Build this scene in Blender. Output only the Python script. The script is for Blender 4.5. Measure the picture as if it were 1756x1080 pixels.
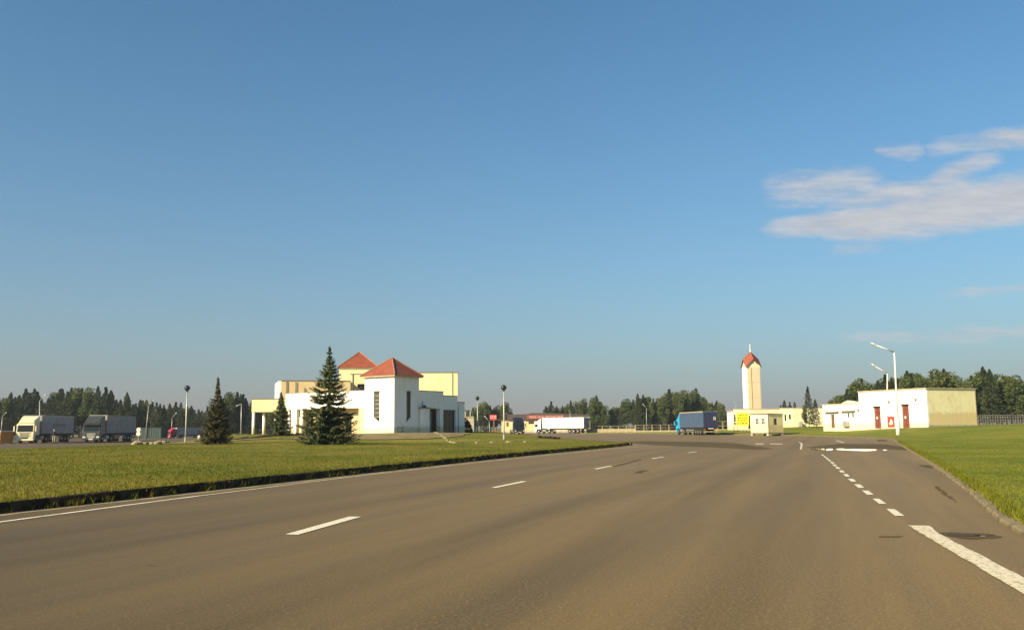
import bpy, bmesh, math, random
import numpy as np
from mathutils import Vector, Matrix, geometry
random.seed(7)
RNG = np.random.default_rng(11)
SC = bpy.context.scene
for o in list(bpy.data.objects): bpy.data.objects.remove(o)
COL = SC.collection
R = math.radians

# ------------------------------------------------------------------ camera
FPX, PW, PH = 1570.0, 1756.0, 1080.0          # focal length and frame in photo pixels
CAM = Vector((0, 0, 1.5))
PITCH, ROLL = math.atan(193.5 / FPX), R(0.54)
F_ = Vector((0, math.cos(PITCH), math.sin(PITCH)))
R0, U0 = Vector((1, 0, 0)), Vector((0, -math.sin(PITCH), math.cos(PITCH)))
R_ = R0 * math.cos(ROLL) - U0 * math.sin(ROLL)
U_ = R0 * math.sin(ROLL) + U0 * math.cos(ROLL)
cd = bpy.data.cameras.new('camera'); cam = bpy.data.objects.new('camera', cd); COL.objects.link(cam)
cd.sensor_width = 36; cd.lens = 36 * FPX / PW; cd.clip_end = 9000; cd.clip_start = 0.1
m = Matrix.Identity(4)
for i in range(3): m[i][0], m[i][1], m[i][2], m[i][3] = R_[i], U_[i], -F_[i], CAM[i]
cam.matrix_world = m
SC.camera = cam

# ------------------------------------------------------------------ sky, sun, exposure
SUN_AZ, SUN_EL = 50.0, 29.0                    # degrees left of straight behind the viewer, height
S = Vector((-math.sin(R(SUN_AZ)) * math.cos(R(SUN_EL)), -math.cos(R(SUN_AZ)) * math.cos(R(SUN_EL)), math.sin(R(SUN_EL))))
W = bpy.data.worlds.new('World'); SC.world = W; W.use_nodes = True
sd = bpy.data.lights.new('sun', 'SUN'); sd.energy = 4.8; sd.angle = R(0.5); sd.color = (1.0, 0.80, 0.52)
sun = bpy.data.objects.new('sun', sd); COL.objects.link(sun)
sun.rotation_euler = S.to_track_quat('Z', 'Y').to_euler(); sun.location = (0, 0, 60)
SC.view_settings.view_transform = 'Standard'; SC.view_settings.look = 'None'
SC.view_settings.gamma = 1; SC.view_settings.use_curve_mapping = False
SC.view_settings.exposure = 0.95
SKY_STRENGTH = 0.06; SKY_TINT = (.62, 1.07, 1.22)

def ray(px, py):
    return (F_ + R_ * ((px - PW / 2) / FPX) + U_ * ((PH / 2 - py) / FPX))
def at(px, py, Y):                              # a photo pixel at forward distance Y
    d = ray(px, py); return CAM + d * (Y / d.y)
def onz(px, py, z=0.0):                         # a photo pixel on the level z
    d = ray(px, py); return CAM + d * ((z - CAM.z) / d.z)
def slope(px): d = ray(px, 733.5 - .0095 * (px - 878)); return d.x / d.y
def hit(o, d, px):                              # how far along o + t d stands at photo column px
    k = slope(px); return (k * o[1] - o[0]) / (d[0] - k * d[1])
def zat(px, py, Y): return at(px, py, Y).z

class NT:
    def __init__(s, tree): s.t = tree; s.n = tree.nodes; s.l = tree.links
    def node(s, typ, **kw):
        n = s.n.new(typ)
        for k, v in kw.items(): setattr(n, k, v)
        return n
    def put(s, sock, v):
        if isinstance(v, bpy.types.NodeSocket): s.l.new(v, sock)
        else: sock.default_value = v
    def math(s, op, a, b=None, c=None, clamp=False):
        n = s.node('ShaderNodeMath', operation=op, use_clamp=clamp)
        s.put(n.inputs[0], a)
        if b is not None: s.put(n.inputs[1], b)
        if c is not None: s.put(n.inputs[2], c)
        return n.outputs[0]
    def sstep(s, v, a, b):
        n = s.node('ShaderNodeMapRange', interpolation_type='SMOOTHSTEP')
        s.put(n.inputs['Value'], v); n.inputs['From Min'].default_value = a; n.inputs['From Max'].default_value = b
        return n.outputs['Result']
    def noise(s, vec, scale, detail=3, rough=.55):
        n = s.node('ShaderNodeTexNoise'); s.put(n.inputs['Vector'], vec)
        n.inputs['Scale'].default_value = scale; n.inputs['Detail'].default_value = detail; n.inputs['Roughness'].default_value = rough
        return n.outputs['Fac']
    def mapping(s, vec, scale=(1, 1, 1), rot=(0, 0, 0), loc=(0, 0, 0)):
        n = s.node('ShaderNodeMapping'); s.put(n.inputs['Vector'], vec)
        n.inputs['Scale'].default_value = scale; n.inputs['Rotation'].default_value = rot; n.inputs['Location'].default_value = loc
        return n.outputs['Vector']
    def mix(s, f, a, b):
        n = s.node('ShaderNodeMix', data_type='RGBA'); s.put(n.inputs['Factor'], f)
        s.put(n.inputs['A'], a if isinstance(a, bpy.types.NodeSocket) else (*a, 1)); s.put(n.inputs['B'], b if isinstance(b, bpy.types.NodeSocket) else (*b, 1))
        return n.outputs['Result']

def build_sky():
    t = NT(W.node_tree); W.node_tree.nodes.clear()
    out = t.node('ShaderNodeOutputWorld')
    sky = t.node('ShaderNodeTexSky', sky_type='NISHITA')
    sky.sun_disc = False; sky.sun_elevation = R(SUN_EL); sky.sun_rotation = R(180 + SUN_AZ)
    sky.altitude = 100; sky.air_density = 1.0; sky.dust_density = 2.2; sky.ozone_density = 1.6
    tn = t.node('ShaderNodeMix', data_type='RGBA', blend_type='MULTIPLY'); tn.inputs['Factor'].default_value = 1; t.l.new(sky.outputs[0], tn.inputs['A']); tn.inputs['B'].default_value = (*SKY_TINT, 1)
    sz0 = t.node('ShaderNodeSeparateXYZ'); t.l.new(t.node('ShaderNodeTexCoord').outputs['Generated'], sz0.inputs[0])
    low = t.math('MULTIPLY', t.math('POWER', 2.718, t.math('MULTIPLY', t.math('MAXIMUM', sz0.outputs[2], 0.0), -7.5)), .72)   # ground mist, the same all round the horizon
    misty = t.mix(low, tn.outputs['Result'], (4.05, 3.5, 3.5))
    bg = t.node('ShaderNodeBackground'); t.l.new(misty, bg.inputs['Color']); bg.inputs['Strength'].default_value = SKY_STRENGTH
    co = t.node('ShaderNodeTexCoord').outputs['Generated']
    sx = t.node('ShaderNodeSeparateXYZ'); t.l.new(co, sx.inputs[0])
    yy = t.math('MAXIMUM', sx.outputs[1], .05)
    u = t.math('DIVIDE', sx.outputs[0], yy); v = t.math('DIVIDE', sx.outputs[2], yy)
    cv = t.node('ShaderNodeCombineXYZ'); t.l.new(u, cv.inputs[0]); t.l.new(v, cv.inputs[1])
    uv = cv.outputs[0]
    def tp(px, py): d = ray(px, py); return d.x / d.y, d.z / d.y
    # broad streaky fields: ends of the streak, half thickness, weight
    fields = [((1330, 392), (1760, 352), 24, 1.25), ((1500, 378), (1900, 318), 46, 1.35), ((1420, 398), (1600, 385), 22, 1.0), ((1320, 330), (1500, 318), 30, .6), ((1430, 348), (1700, 318), 26, .85),
              ((1590, 322), (1710, 272), 20, .8), ((1670, 248), (1860, 222), 20, .9), ((1515, 264), (1585, 258), 12, .5), ((1600, 255), (1690, 243), 14, .42),
              ((1435, 427), (1500, 420), 8, .25), ((1640, 505), (1830, 486), 8, .3), ((1500, 575), (1800, 566), 10, .28)]
    wn = t.node('ShaderNodeTexNoise'); wn.inputs['Scale'].default_value = 9; wn.inputs['Detail'].default_value = 5
    t.l.new(t.mapping(uv, (1, 3, 1), (0, 0, R(-8))), wn.inputs['Vector'])
    wx = t.node('ShaderNodeVectorMath', operation='SUBTRACT'); t.l.new(wn.outputs['Color'], wx.inputs[0]); wx.inputs[1].default_value = (.5, .5, .5)
    ws = t.node('ShaderNodeVectorMath', operation='MULTIPLY'); t.l.new(wx.outputs[0], ws.inputs[0]); ws.inputs[1].default_value = (.07, .018, 0)
    wa = t.node('ShaderNodeVectorMath', operation='ADD'); t.l.new(uv, wa.inputs[0]); t.l.new(ws.outputs[0], wa.inputs[1])
    s2 = t.node('ShaderNodeSeparateXYZ'); t.l.new(wa.outputs[0], s2.inputs[0])
    U, V = s2.outputs[0], s2.outputs[1]
    total = None
    for a, b, th, w in fields:
        (ua, va), (ub, vb) = tp(*a), tp(*b)
        cx, cy = (ua + ub) / 2, (va + vb) / 2; L = math.hypot(ub - ua, vb - va); dx, dy = (ub - ua) / L, (vb - va) / L
        du = t.math('SUBTRACT', U, cx); dv = t.math('SUBTRACT', V, cy)
        al = t.math('ADD', t.math('MULTIPLY', du, dx), t.math('MULTIPLY', dv, dy))
        ac = t.math('SUBTRACT', t.math('MULTIPLY', dv, dx), t.math('MULTIPLY', du, dy))
        e = t.math('ADD', t.math('POWER', t.math('ABSOLUTE', t.math('DIVIDE', al, L * .56)), 4), t.math('POWER', t.math('ABSOLUTE', t.math('DIVIDE', ac, th / FPX)), 2))
        f = t.math('MULTIPLY', t.math('SUBTRACT', 1, e), w)
        total = f if total is None else t.math('MAXIMUM', total, f)
    n1 = t.noise(t.mapping(uv, (1, 5, 1), (0, 0, R(-9))), 16, 7, .62)
    n2 = t.noise(t.mapping(uv, (1, 2.5, 1), (0, 0, R(-14))), 60, 4, .6)
    total = t.math('ADD', total, t.math('MULTIPLY', t.math('SUBTRACT', n1, .5), 1.9))
    total = t.math('ADD', total, t.math('MULTIPLY', t.math('SUBTRACT', n2, .5), .7))
    mask = t.math('MULTIPLY', t.sstep(total, -.55, 1.25), t.math('GREATER_THAN', sx.outputs[1], .06))
    mask = t.math('MULTIPLY', mask, .9)
    shade = t.mix(t.sstep(n1, .3, .7), (.47, .475, .505), (.55, .55, .57))
    cb = t.node('ShaderNodeBackground'); t.l.new(shade, cb.inputs['Color']); cb.inputs['Strength'].default_value = .58
    mx = t.node('ShaderNodeMixShader'); t.l.new(mask, mx.inputs[0]); t.l.new(bg.outputs[0], mx.inputs[1]); t.l.new(cb.outputs[0], mx.inputs[2])
    t.l.new(mx.outputs[0], out.inputs[0])
build_sky()

# ------------------------------------------------------------------ materials
def base_mat(name):
    m = bpy.data.materials.new(name); m.use_nodes = True
    t = NT(m.node_tree); b = t.n['Principled BSDF']; return m, t, b
def pmat(name, c, c2=None, scale=3.0, rough=.7, bump=0.0, bscale=None, stretch=(1, 1, 1), metal=0.0, spec=.4, detail=5, lo=.35, hi=.65):
    m, t, b = base_mat(name)
    b.inputs['Roughness'].default_value = rough; b.inputs['Metallic'].default_value = metal; b.inputs['Specular IOR Level'].default_value = spec
    if c2 is None: c2 = tuple(x * .8 for x in c)
    co = t.node('ShaderNodeTexCoord').outputs['Object']
    v = t.mapping(co, stretch)
    f = t.sstep(t.noise(v, scale, detail), lo, hi)
    t.l.new(t.mix(f, c, c2), b.inputs['Base Color'])
    if bump:
        bn = t.node('ShaderNodeBump'); bn.inputs['Strength'].default_value = bump; bn.inputs['Distance'].default_value = .02
        t.l.new(t.noise(co, bscale or scale * 8, 3), bn.inputs['Height']); t.l.new(bn.outputs[0], b.inputs['Normal'])
    return m
def plaster(name, c, stain, amount=.5, low=None):
    """painted render with run-down streaks, blotches and a splashed foot"""
    m, t, b = base_mat(name); b.inputs['Roughness'].default_value = .85; b.inputs['Specular IOR Level'].default_value = .2
    co = t.node('ShaderNodeTexCoord').outputs['Object']
    blot = t.sstep(t.noise(co, .7, 6, .6), .45, .75)
    run = t.sstep(t.noise(t.mapping(co, (2.2, 2.2, .18)), 1.4, 4), .5, .75)
    f = t.math('MULTIPLY', t.math('MAXIMUM', blot, run), amount)
    col = t.mix(f, c, stain)
    if low is not None:
        s = t.node('ShaderNodeSeparateXYZ'); t.l.new(co, s.inputs[0])
        h = t.math('ADD', s.outputs[2], t.math('MULTIPLY', t.math('SUBTRACT', t.noise(co, 1.6, 5), .5), .8))
        col = t.mix(t.math('MULTIPLY', t.math('SUBTRACT', 1, t.sstep(h, low, low + .5)), .75), col, stain)
    t.l.new(col, b.inputs['Base Color'])
    bn = t.node('ShaderNodeBump'); bn.inputs['Strength'].default_value = .3; bn.inputs['Distance'].default_value = .02
    t.l.new(t.noise(co, 14, 4), bn.inputs['Height']); t.l.new(bn.outputs[0], b.inputs['Normal'])
    return m
def foliage(name, c, c2, c3=None, trans=.25, scale=.8, rnd=.45):
    m, t, b = base_mat(name); b.inputs['Roughness'].default_value = .75; b.inputs['Specular IOR Level'].default_value = .15
    geo = t.node('ShaderNodeNewGeometry'); co = t.node('ShaderNodeTexCoord').outputs['Object']
    col = t.mix(t.sstep(t.noise(co, scale, 4), .35, .65), c, c2)
    oi = t.node('ShaderNodeObjectInfo')
    if c3: col = t.mix(t.math('MULTIPLY', oi.outputs['Random'], rnd), col, c3)
    hv = t.node('ShaderNodeHueSaturation'); t.l.new(col, hv.inputs['Color'])
    t.l.new(t.math('ADD', .72, t.math('MULTIPLY', geo.outputs['Random Per Island'], .56)), hv.inputs['Value'])
    t.l.new(hv.outputs[0], b.inputs['Base Color'])
    tr = t.node('ShaderNodeBsdfTranslucent'); t.l.new(hv.outputs[0], tr.inputs['Color'])
    mx = t.node('ShaderNodeMixShader'); mx.inputs[0].default_value = trans
    t.l.new(b.outputs[0], mx.inputs[1]); t.l.new(tr.outputs[0], mx.inputs[2])
    t.l.new(mx.outputs[0], t.n['Material Output'].inputs[0])
    return m
LANE_TRACKS = [(-4.9, .6, .62), (-9.3, .5, .45), (-11.1, .5, .48), (-2.9, .6, .66), (-.9, .6, .5), (2.6, .6, .45), (4.3, .5, .4)]   # offset, half width, strength
def asphalt(name):
    m, t, b = base_mat(name); b.inputs['Specular IOR Level'].default_value = .2; b.inputs['Diffuse Roughness'].default_value = 1.0
    p = t.node('ShaderNodeNewGeometry').outputs['Position']
    lane = t.mapping(t.mapping(p, rot=(0, 0, R(19.3))), (1, .07, 1))      # x across the lanes, y along them, drawn out
    big = t.noise(t.mapping(lane, (1, 2.5, 1)), .14, 5, .6); mid = t.noise(lane, 1.0, 5, .6); fine = t.noise(p, 30, 5, .85); grit = t.noise(t.mapping(p, loc=(7, 3, 0)), 42, 4, .85)
    st = t.noise(t.mapping(lane, (1, .5, 1)), 2.6, 4, .6)
    f = t.math('ADD', t.math('MULTIPLY', big, .42), t.math('ADD', t.math('MULTIPLY', mid, .33), t.math('MULTIPLY', st, .25)))
    col = t.mix(t.sstep(f, .34, .66), (.070, .048, .0175), (.106, .073, .027))
    sp = t.node('ShaderNodeSeparateXYZ'); t.l.new(p, sp.inputs[0])
    wig = t.math('MULTIPLY', t.math('SUBTRACT', t.noise(p, .05, 2), .5), 1.6)
    cc = t.math('ADD', wig, t.math('SUBTRACT', t.math('MULTIPLY', sp.outputs[0], .944), t.math('MULTIPLY', sp.outputs[1], .330)))   # metres across the lanes
    trk = None
    for c0, w, k in LANE_TRACKS:
        g = t.math('MULTIPLY', t.math('POWER', 2.718, t.math('MULTIPLY', t.math('POWER', t.math('DIVIDE', t.math('SUBTRACT', cc, c0), w), 2), -1)), k)
        trk = g if trk is None else t.math('MAXIMUM', trk, g)
    trk = t.math('MULTIPLY', trk, t.math('ADD', .25, t.math('MULTIPLY', t.sstep(t.noise(lane, .7, 4, .6), .3, .7), .9)), clamp=True)
    col = t.mix(trk, col, (.044, .030, .010))
    col = t.mix(t.math('MULTIPLY', t.sstep(fine, .50, .68), .8), col, (.215, .158, .070))
    col = t.mix(t.math('MULTIPLY', t.sstep(grit, .50, .68), .75), col, (.045, .036, .024))
    vo = t.node('ShaderNodeTexVoronoi', feature='DISTANCE_TO_EDGE'); vo.inputs['Scale'].default_value = .16
    wv = t.node('ShaderNodeVectorMath', operation='ADD'); t.l.new(p, wv.inputs[0])
    nz = t.node('ShaderNodeTexNoise'); nz.inputs['Scale'].default_value = .8; nz.inputs['Detail'].default_value = 6; t.l.new(p, nz.inputs['Vector'])
    sc = t.node('ShaderNodeVectorMath', operation='SCALE'); t.l.new(nz.outputs['Color'], sc.inputs[0]); sc.inputs['Scale'].default_value = 2.6
    t.l.new(sc.outputs[0], wv.inputs[1]); t.l.new(wv.outputs[0], vo.inputs['Vector'])
    crack = t.math('MULTIPLY', t.math('SUBTRACT', 1, t.sstep(vo.outputs['Distance'], .002, .007)), t.sstep(t.noise(p, .09, 2), .56, .66))
    col = t.mix(t.math('MULTIPLY', crack, .55), col, (.05, .04, .032))
    t.l.new(col, b.inputs['Base Color'])
    t.l.new(t.math('ADD', .46, t.math('MULTIPLY', mid, .25)), b.inputs['Roughness'])
    bn = t.node('ShaderNodeBump'); bn.inputs['Strength'].default_value = .12; bn.inputs['Distance'].default_value = .004
    t.l.new(fine, bn.inputs['Height']); t.l.new(bn.outputs[0], b.inputs['Normal'])
    return m
def worn_paint(name, c, wear=.5, scale=9, stretch=(1, 1, 1), band=.12):
    """road paint with the asphalt showing where it has worn off"""
    m, t, b = base_mat(name); b.inputs['Roughness'].default_value = .85; b.inputs['Specular IOR Level'].default_value = .15
    p = t.mapping(t.node('ShaderNodeNewGeometry').outputs['Position'], stretch)
    f = t.math('ADD', t.math('MULTIPLY', t.noise(p, scale, 6, .7), .6), t.math('MULTIPLY', t.noise(p, scale * 6, 3, .6), .4))
    k = t.sstep(f, wear, wear + band)
    t.l.new(t.mix(k, c, (.105, .074, .028)), b.inputs['Base Color'])
    return m
def grass_mat(name, blades=False, tint=(1, 1, 1)):
    m, t, b = base_mat(name); b.inputs['Roughness'].default_value = .8; b.inputs['Specular IOR Level'].default_value = .15
    g = t.node('ShaderNodeNewGeometry'); p = g.outputs['Position']
    col = t.mix(t.sstep(t.noise(p, .16, 5, .65), .38, .62), (.112, .130, .012), (.195, .170, .024))
    col = t.mix(t.math('MULTIPLY', t.sstep(t.noise(t.mapping(p, (.7, 1.6, 1), (0, 0, R(-12))), .8, 6, .68), .5, .7), .75), col, (.22, .18, .05))
    col = t.mix(t.math('MULTIPLY', t.sstep(t.noise(p, 2.6, 5, .7), .48, .7), .6), col, (.055, .080, .008))
    tm = t.node('ShaderNodeMix', data_type='RGBA', blend_type='MULTIPLY'); tm.inputs['Factor'].default_value = 1; t.l.new(col, tm.inputs['A']); tm.inputs['B'].default_value = (*tint, 1); col = tm.outputs['Result']
    if blades:
        hv = t.node('ShaderNodeHueSaturation'); t.l.new(col, hv.inputs['Color'])
        t.l.new(t.math('ADD', .7, t.math('MULTIPLY', g.outputs['Random Per Island'], .6)), hv.inputs['Value']); col = hv.outputs[0]
        t.l.new(col, b.inputs['Base Color'])
        tr = t.node('ShaderNodeBsdfTranslucent'); t.l.new(col, tr.inputs['Color'])
        mx = t.node('ShaderNodeMixShader'); mx.inputs[0].default_value = .4
        t.l.new(b.outputs[0], mx.inputs[1]); t.l.new(tr.outputs[0], mx.inputs[2]); t.l.new(mx.outputs[0], t.n['Material Output'].inputs[0])
    else:
        t.l.new(col, b.inputs['Base Color'])
        bn = t.node('ShaderNodeBump'); bn.inputs['Strength'].default_value = .8; bn.inputs['Distance'].default_value = .08
        t.l.new(t.noise(p, 9, 5, .7), bn.inputs['Height']); t.l.new(bn.outputs[0], b.inputs['Normal'])
    return m
def glass_mat(name, c, rough=.08):
    m, t, b = base_mat(name); co = t.node('ShaderNodeTexCoord').outputs['Object']
    t.l.new(t.mix(t.noise(co, 2.5, 2), c, tuple(x * .55 for x in c)), b.inputs['Base Color'])
    b.inputs['Roughness'].default_value = rough; b.inputs['Specular IOR Level'].default_value = .25
    return m
def tiles_mat(name, c, c2):
    m, t, b = base_mat(name); b.inputs['Roughness'].default_value = .65
    co = t.node('ShaderNodeTexCoord').outputs['Object']
    col = t.mix(t.sstep(t.noise(co, 1.2, 6, .65), .35, .68), c, c2)
    col = t.mix(t.math('MULTIPLY', t.sstep(t.noise(co, 9, 3, .6), .5, .7), .35), col, (.12, .05, .035))
    t.l.new(col, b.inputs['Base Color'])
    wv = t.node('ShaderNodeTexWave', bands_direction='Z'); t.l.new(co, wv.inputs['Vector']); wv.inputs['Scale'].default_value = 2.4; wv.inputs['Distortion'].default_value = .4
    bn = t.node('ShaderNodeBump'); bn.inputs['Strength'].default_value = .6; bn.inputs['Distance'].default_value = .05
    t.l.new(wv.outputs['Fac'], bn.inputs['Height']); t.l.new(bn.outputs[0], b.inputs['Normal'])
    return m

M = dict(
    asphalt=asphalt('asphalt'), grass=grass_mat('grass'), blades=grass_mat('grass_blades', True), blades2=grass_mat('verge_blades', True, (.98, 1.1, .75)), grass2=grass_mat('verge_turf', False, (.98, 1.1, .75)),
    farground=pmat('field', (.10, .12, .03), (.13, .13, .045), .02, .9),
    dirt=pmat('dry_soil', (.21, .155, .062), (.12, .10, .035), .9, .9, .6, 8),
    paint=worn_paint('road_paint', (.64, .60, .48), .515, 12), paintold=worn_paint('old_road_paint', (.62, .56, .42), .495, 14),
    sand=worn_paint('gutter_sand', (.30, .235, .15), .55, 5),
    damp=worn_paint('damp_asphalt', (.072, .051, .021), .40, 1.0, (.35, 1, 1), .25), hole=pmat('broken_asphalt', (.030, .024, .02), (.06, .047, .036), 14, .95, .8),
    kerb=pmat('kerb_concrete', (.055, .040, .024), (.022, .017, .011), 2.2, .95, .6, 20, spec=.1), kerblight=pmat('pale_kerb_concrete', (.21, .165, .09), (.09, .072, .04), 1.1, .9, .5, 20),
    stone=pmat('pale_stone', (.34, .29, .17), (.19, .16, .09), 2.5, .9, .7, 12),
    white=plaster('white_render', (.85, .83, .78), (.58, .50, .30), .35, 1.5), yellow=plaster('weak_sun_render', (.74, .66, .36), (.60, .48, .24), .5, 1.2),  # yellow puts weaker sun on turned white walls into their colour
    ochre=plaster('ochre_dim_sun_render', (.66, .52, .29), (.52, .39, .2), .5), peach=plaster('peach_render', (.66, .50, .34), (.56, .42, .26), .4),  # ochre also puts dimmer sun into the station's upper front
    stained=plaster('stained_weak_sun_render', (.82, .75, .44), (.62, .47, .22), .6, 2.7), cream=plaster('pale_cream_render', (.74, .69, .46), (.62, .53, .3), .4, 1.5),  # stained: yellow base stands for grazing sun, blotches are stain
    trim=pmat('roof_trim', (.46, .38, .25), (.34, .27, .17), 3, .6), flashing=pmat('dark_flashing', (.14, .12, .10), (.2, .17, .13), 3, .6), concrete=pmat('concrete', (.42, .38, .29), (.30, .27, .2), 2, .9, .4, 14),
    redroof=tiles_mat('red_roof_tiles', (.27, .062, .024), (.19, .042, .018)), redtrim=pmat('pink_ridge', (.36, .18, .11), (.26, .12, .07), 4, .7),
    glass=glass_mat('dark_glass', (.016, .021, .025), .25), winglass=glass_mat('window_glass', (.10, .095, .085), .12), frame=pmat('window_frame', (.42, .36, .27), (.3, .25, .19), 5, .6), darkframe=pmat('dark_window_frame', (.045, .045, .042), None, 5, .6),
    reddoor=pmat('red_brown_door', (.20, .055, .035), (.14, .04, .028), 2.5, .55), browndoor=pmat('brown_door', (.16, .09, .05), (.1, .055, .03), 3, .6),
    galv=pmat('galvanised_steel', (.46, .45, .40), (.34, .33, .3), 2, .45, metal=.35, stretch=(1, 1, .2)), whitepole=pmat('whitewashed_pole', (.72, .70, .64), (.5, .48, .42), 2.5, .6, stretch=(1, 1, .3)),
    black=pmat('black_plastic', (.015, .015, .016), (.024, .024, .024), 4, .5), globe=pmat('smoked_globe', (.012, .014, .017), (.02, .02, .022), 3, .08, spec=.9), lens=pmat('lamp_lens', (.62, .63, .6), (.5, .5, .48), 5, .25),
    rubber=pmat('tyre_rubber', (.018, .017, .016), (.028, .026, .023), 7, .9), rim=pmat('wheel_rim', (.42, .41, .38), (.24, .23, .21), 5, .4, metal=.5), chassis=pmat('chassis', (.03, .028, .026), (.05, .045, .04), 4, .8),
    spruce=foliage('spruce_needles', (.050, .078, .030), (.105, .120, .040), trans=.12, scale=.9), spruceb=foliage('spruce_needles_dull', (.052, .056, .020), (.085, .072, .028), trans=.12, scale=.9),
    pine=foliage('wood_needles', (.022, .038, .020), (.040, .055, .024), (.066, .075, .028), .12, .35), leaf=foliage('wood_leaves', (.068, .098, .034), (.098, .122, .040), (.13, .14, .046), .25, .3), bush=foliage('shrub_leaves', (.030, .044, .018), (.05, .06, .022), trans=.2),
    bark=pmat('bark', (.085, .062, .042), (.045, .034, .024), 5, .95, .6, 18, stretch=(1, 1, .25)), yellowsign=pmat('yellow_board', (.78, .72, .0), (.70, .64, .0), 1.5, .6), signink=pmat('sign_print', (.20, .19, .01), None, 4, .7), blackink=pmat('black_print', (.03, .03, .02), None, 4, .7),
    redsign=pmat('red_board', (.50, .05, .05), (.40, .04, .04), 2, .55), pink=pmat('pale_pink_letters', (.80, .48, .42), (.72, .4, .36), 3, .6), redbox=pmat('red_enamel', (.62, .04, .025), (.5, .035, .02), 2.5, .4), offwhite=pmat('off_white_print', (.75, .70, .6), None, 4, .6),
    greypost=pmat('grey_fence_steel', (.16, .155, .13), (.1, .1, .085), 2, .7), brownroof=pmat('brown_sheet_roof', (.085, .062, .05), (.055, .042, .036), 1.2, .7, stretch=(4, 1, 1)), redfascia=pmat('dull_red_fascia', (.26, .06, .045), (.2, .045, .035), 1.5, .6),
)
def paint(name, c, rough=.35, dirt=.8): return pmat(name, c, tuple(x * dirt for x in c), 1.1, rough, spec=.5, lo=.4, hi=.75)

# ------------------------------------------------------------------ mesh helpers
def link(o, parent=None):
    COL.objects.link(o)
    if parent is not None: o.parent = parent
    return o
def tag(o, label=None, cat=None, group=None, kind=None):
    if label: o['label'] = label
    if cat: o['category'] = cat
    if group: o['group'] = group
    if kind: o['kind'] = kind
    return o
def empty(name, loc=(0, 0, 0), rz=0.0):
    o = bpy.data.objects.new(name, None); o.location = loc; o.rotation_euler = (0, 0, rz); o.empty_display_size = .3
    return link(o)
class MB:
    def __init__(s, mat=None): s.v = []; s.f = []; s.M = mat
    def add(s, vs, fs):
        n = len(s.v); s.v += [tuple(s.M @ Vector(p)) if s.M is not None else tuple(p) for p in vs]; s.f += [tuple(i + n for i in f) for f in fs]; return s
    def box(s, x0, x1, y0, y1, z0, z1):
        return s.add([(x0, y0, z0), (x1, y0, z0), (x1, y1, z0), (x0, y1, z0), (x0, y0, z1), (x1, y0, z1), (x1, y1, z1), (x0, y1, z1)],
                     [(3, 2, 1, 0), (4, 5, 6, 7), (0, 1, 5, 4), (1, 2, 6, 5), (2, 3, 7, 6), (3, 0, 4, 7)])
    def prism(s, poly, a0, a1, axis='z'):
        n = len(poly)
        P = {'z': lambda p, a: (p[0], p[1], a), 'x': lambda p, a: (a, p[0], p[1]), 'y': lambda p, a: (p[0], a, p[1])}[axis]
        vs = [P(p, a0) for p in poly] + [P(p, a1) for p in poly]
        fs = [tuple(reversed(range(n))), tuple(range(n, 2 * n))] + [(i, (i + 1) % n, n + (i + 1) % n, n + i) for i in range(n)]
        return s.add(vs, fs)
    def tube(s, pts, rad, seg=10, cap=True):
        pts = [Vector(p) for p in pts]; rad = rad if isinstance(rad, (list, tuple)) else [rad] * len(pts)
        vs, fs = [], []
        for i, p in enumerate(pts):
            d = (pts[min(i + 1, len(pts) - 1)] - pts[max(i - 1, 0)]).normalized()
            a = d.cross(Vector((0, 0, 1)));
            if a.length < 1e-3: a = d.cross(Vector((1, 0, 0)))
            a.normalize(); b = d.cross(a)
            for k in range(seg):
                t = 2 * math.pi * k / seg; vs.append(tuple(p + (a * math.cos(t) + b * math.sin(t)) * rad[i]))
        for i in range(len(pts) - 1):
            for k in range(seg): fs.append((i * seg + k, i * seg + (k + 1) % seg, (i + 1) * seg + (k + 1) % seg, (i + 1) * seg + k))
        if cap: fs += [tuple(reversed(range(seg))), tuple(range((len(pts) - 1) * seg, len(pts) * seg))]
        return s.add(vs, fs)
    def lathe(s, prof, seg=16, c=(0, 0, 0), axis='z'):
        vs, fs = [], []
        for r, h in prof:
            for k in range(seg):
                t = 2 * math.pi * k / seg; a, b = r * math.cos(t), r * math.sin(t)
                p = (a, b, h) if axis == 'z' else (h, a, b)
                vs.append((c[0] + p[0], c[1] + p[1], c[2] + p[2]))
        for i in range(len(prof) - 1):
            for k in range(seg): fs.append((i * seg + k, i * seg + (k + 1) % seg, (i + 1) * seg + (k + 1) % seg, (i + 1) * seg + k))
        fs += [tuple(reversed(range(seg))), tuple(range((len(prof) - 1) * seg, len(prof) * seg))]
        return s.add(vs, fs)
    def build(s, name, mat, parent=None, smooth=False, bevel=0):
        me = bpy.data.meshes.new(name); me.from_pydata(s.v, [], s.f); me.validate()
        bm = bmesh.new(); bm.from_mesh(me); bmesh.ops.recalc_face_normals(bm, faces=bm.faces); 
        if bevel: bmesh.ops.bevel(bm, geom=[e for e in bm.edges if len(e.link_faces) == 2 and e.calc_face_angle(0) > .6], offset=bevel, segments=2, affect='EDGES', clamp_overlap=True)
        bm.to_mesh(me); bm.free()
        me.materials.append(M[mat] if isinstance(mat, str) else mat)
        if smooth: me.polygons.foreach_set('use_smooth', [True] * len(me.polygons))
        o = bpy.data.objects.new(name, me); return link(o, parent)
def frame_uv(o, ang):
    """local x runs along the wall to the right, y goes into the building, z up; ang = which way the wall faces (left of straight back)"""
    c, s_ = math.cos(ang), math.sin(ang)
    m = Matrix(((c, s_, 0, o[0]), (-s_, c, 0, o[1]), (0, 0, 1, o[2] if len(o) > 2 else 0), (0, 0, 0, 1)))
    return m
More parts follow.
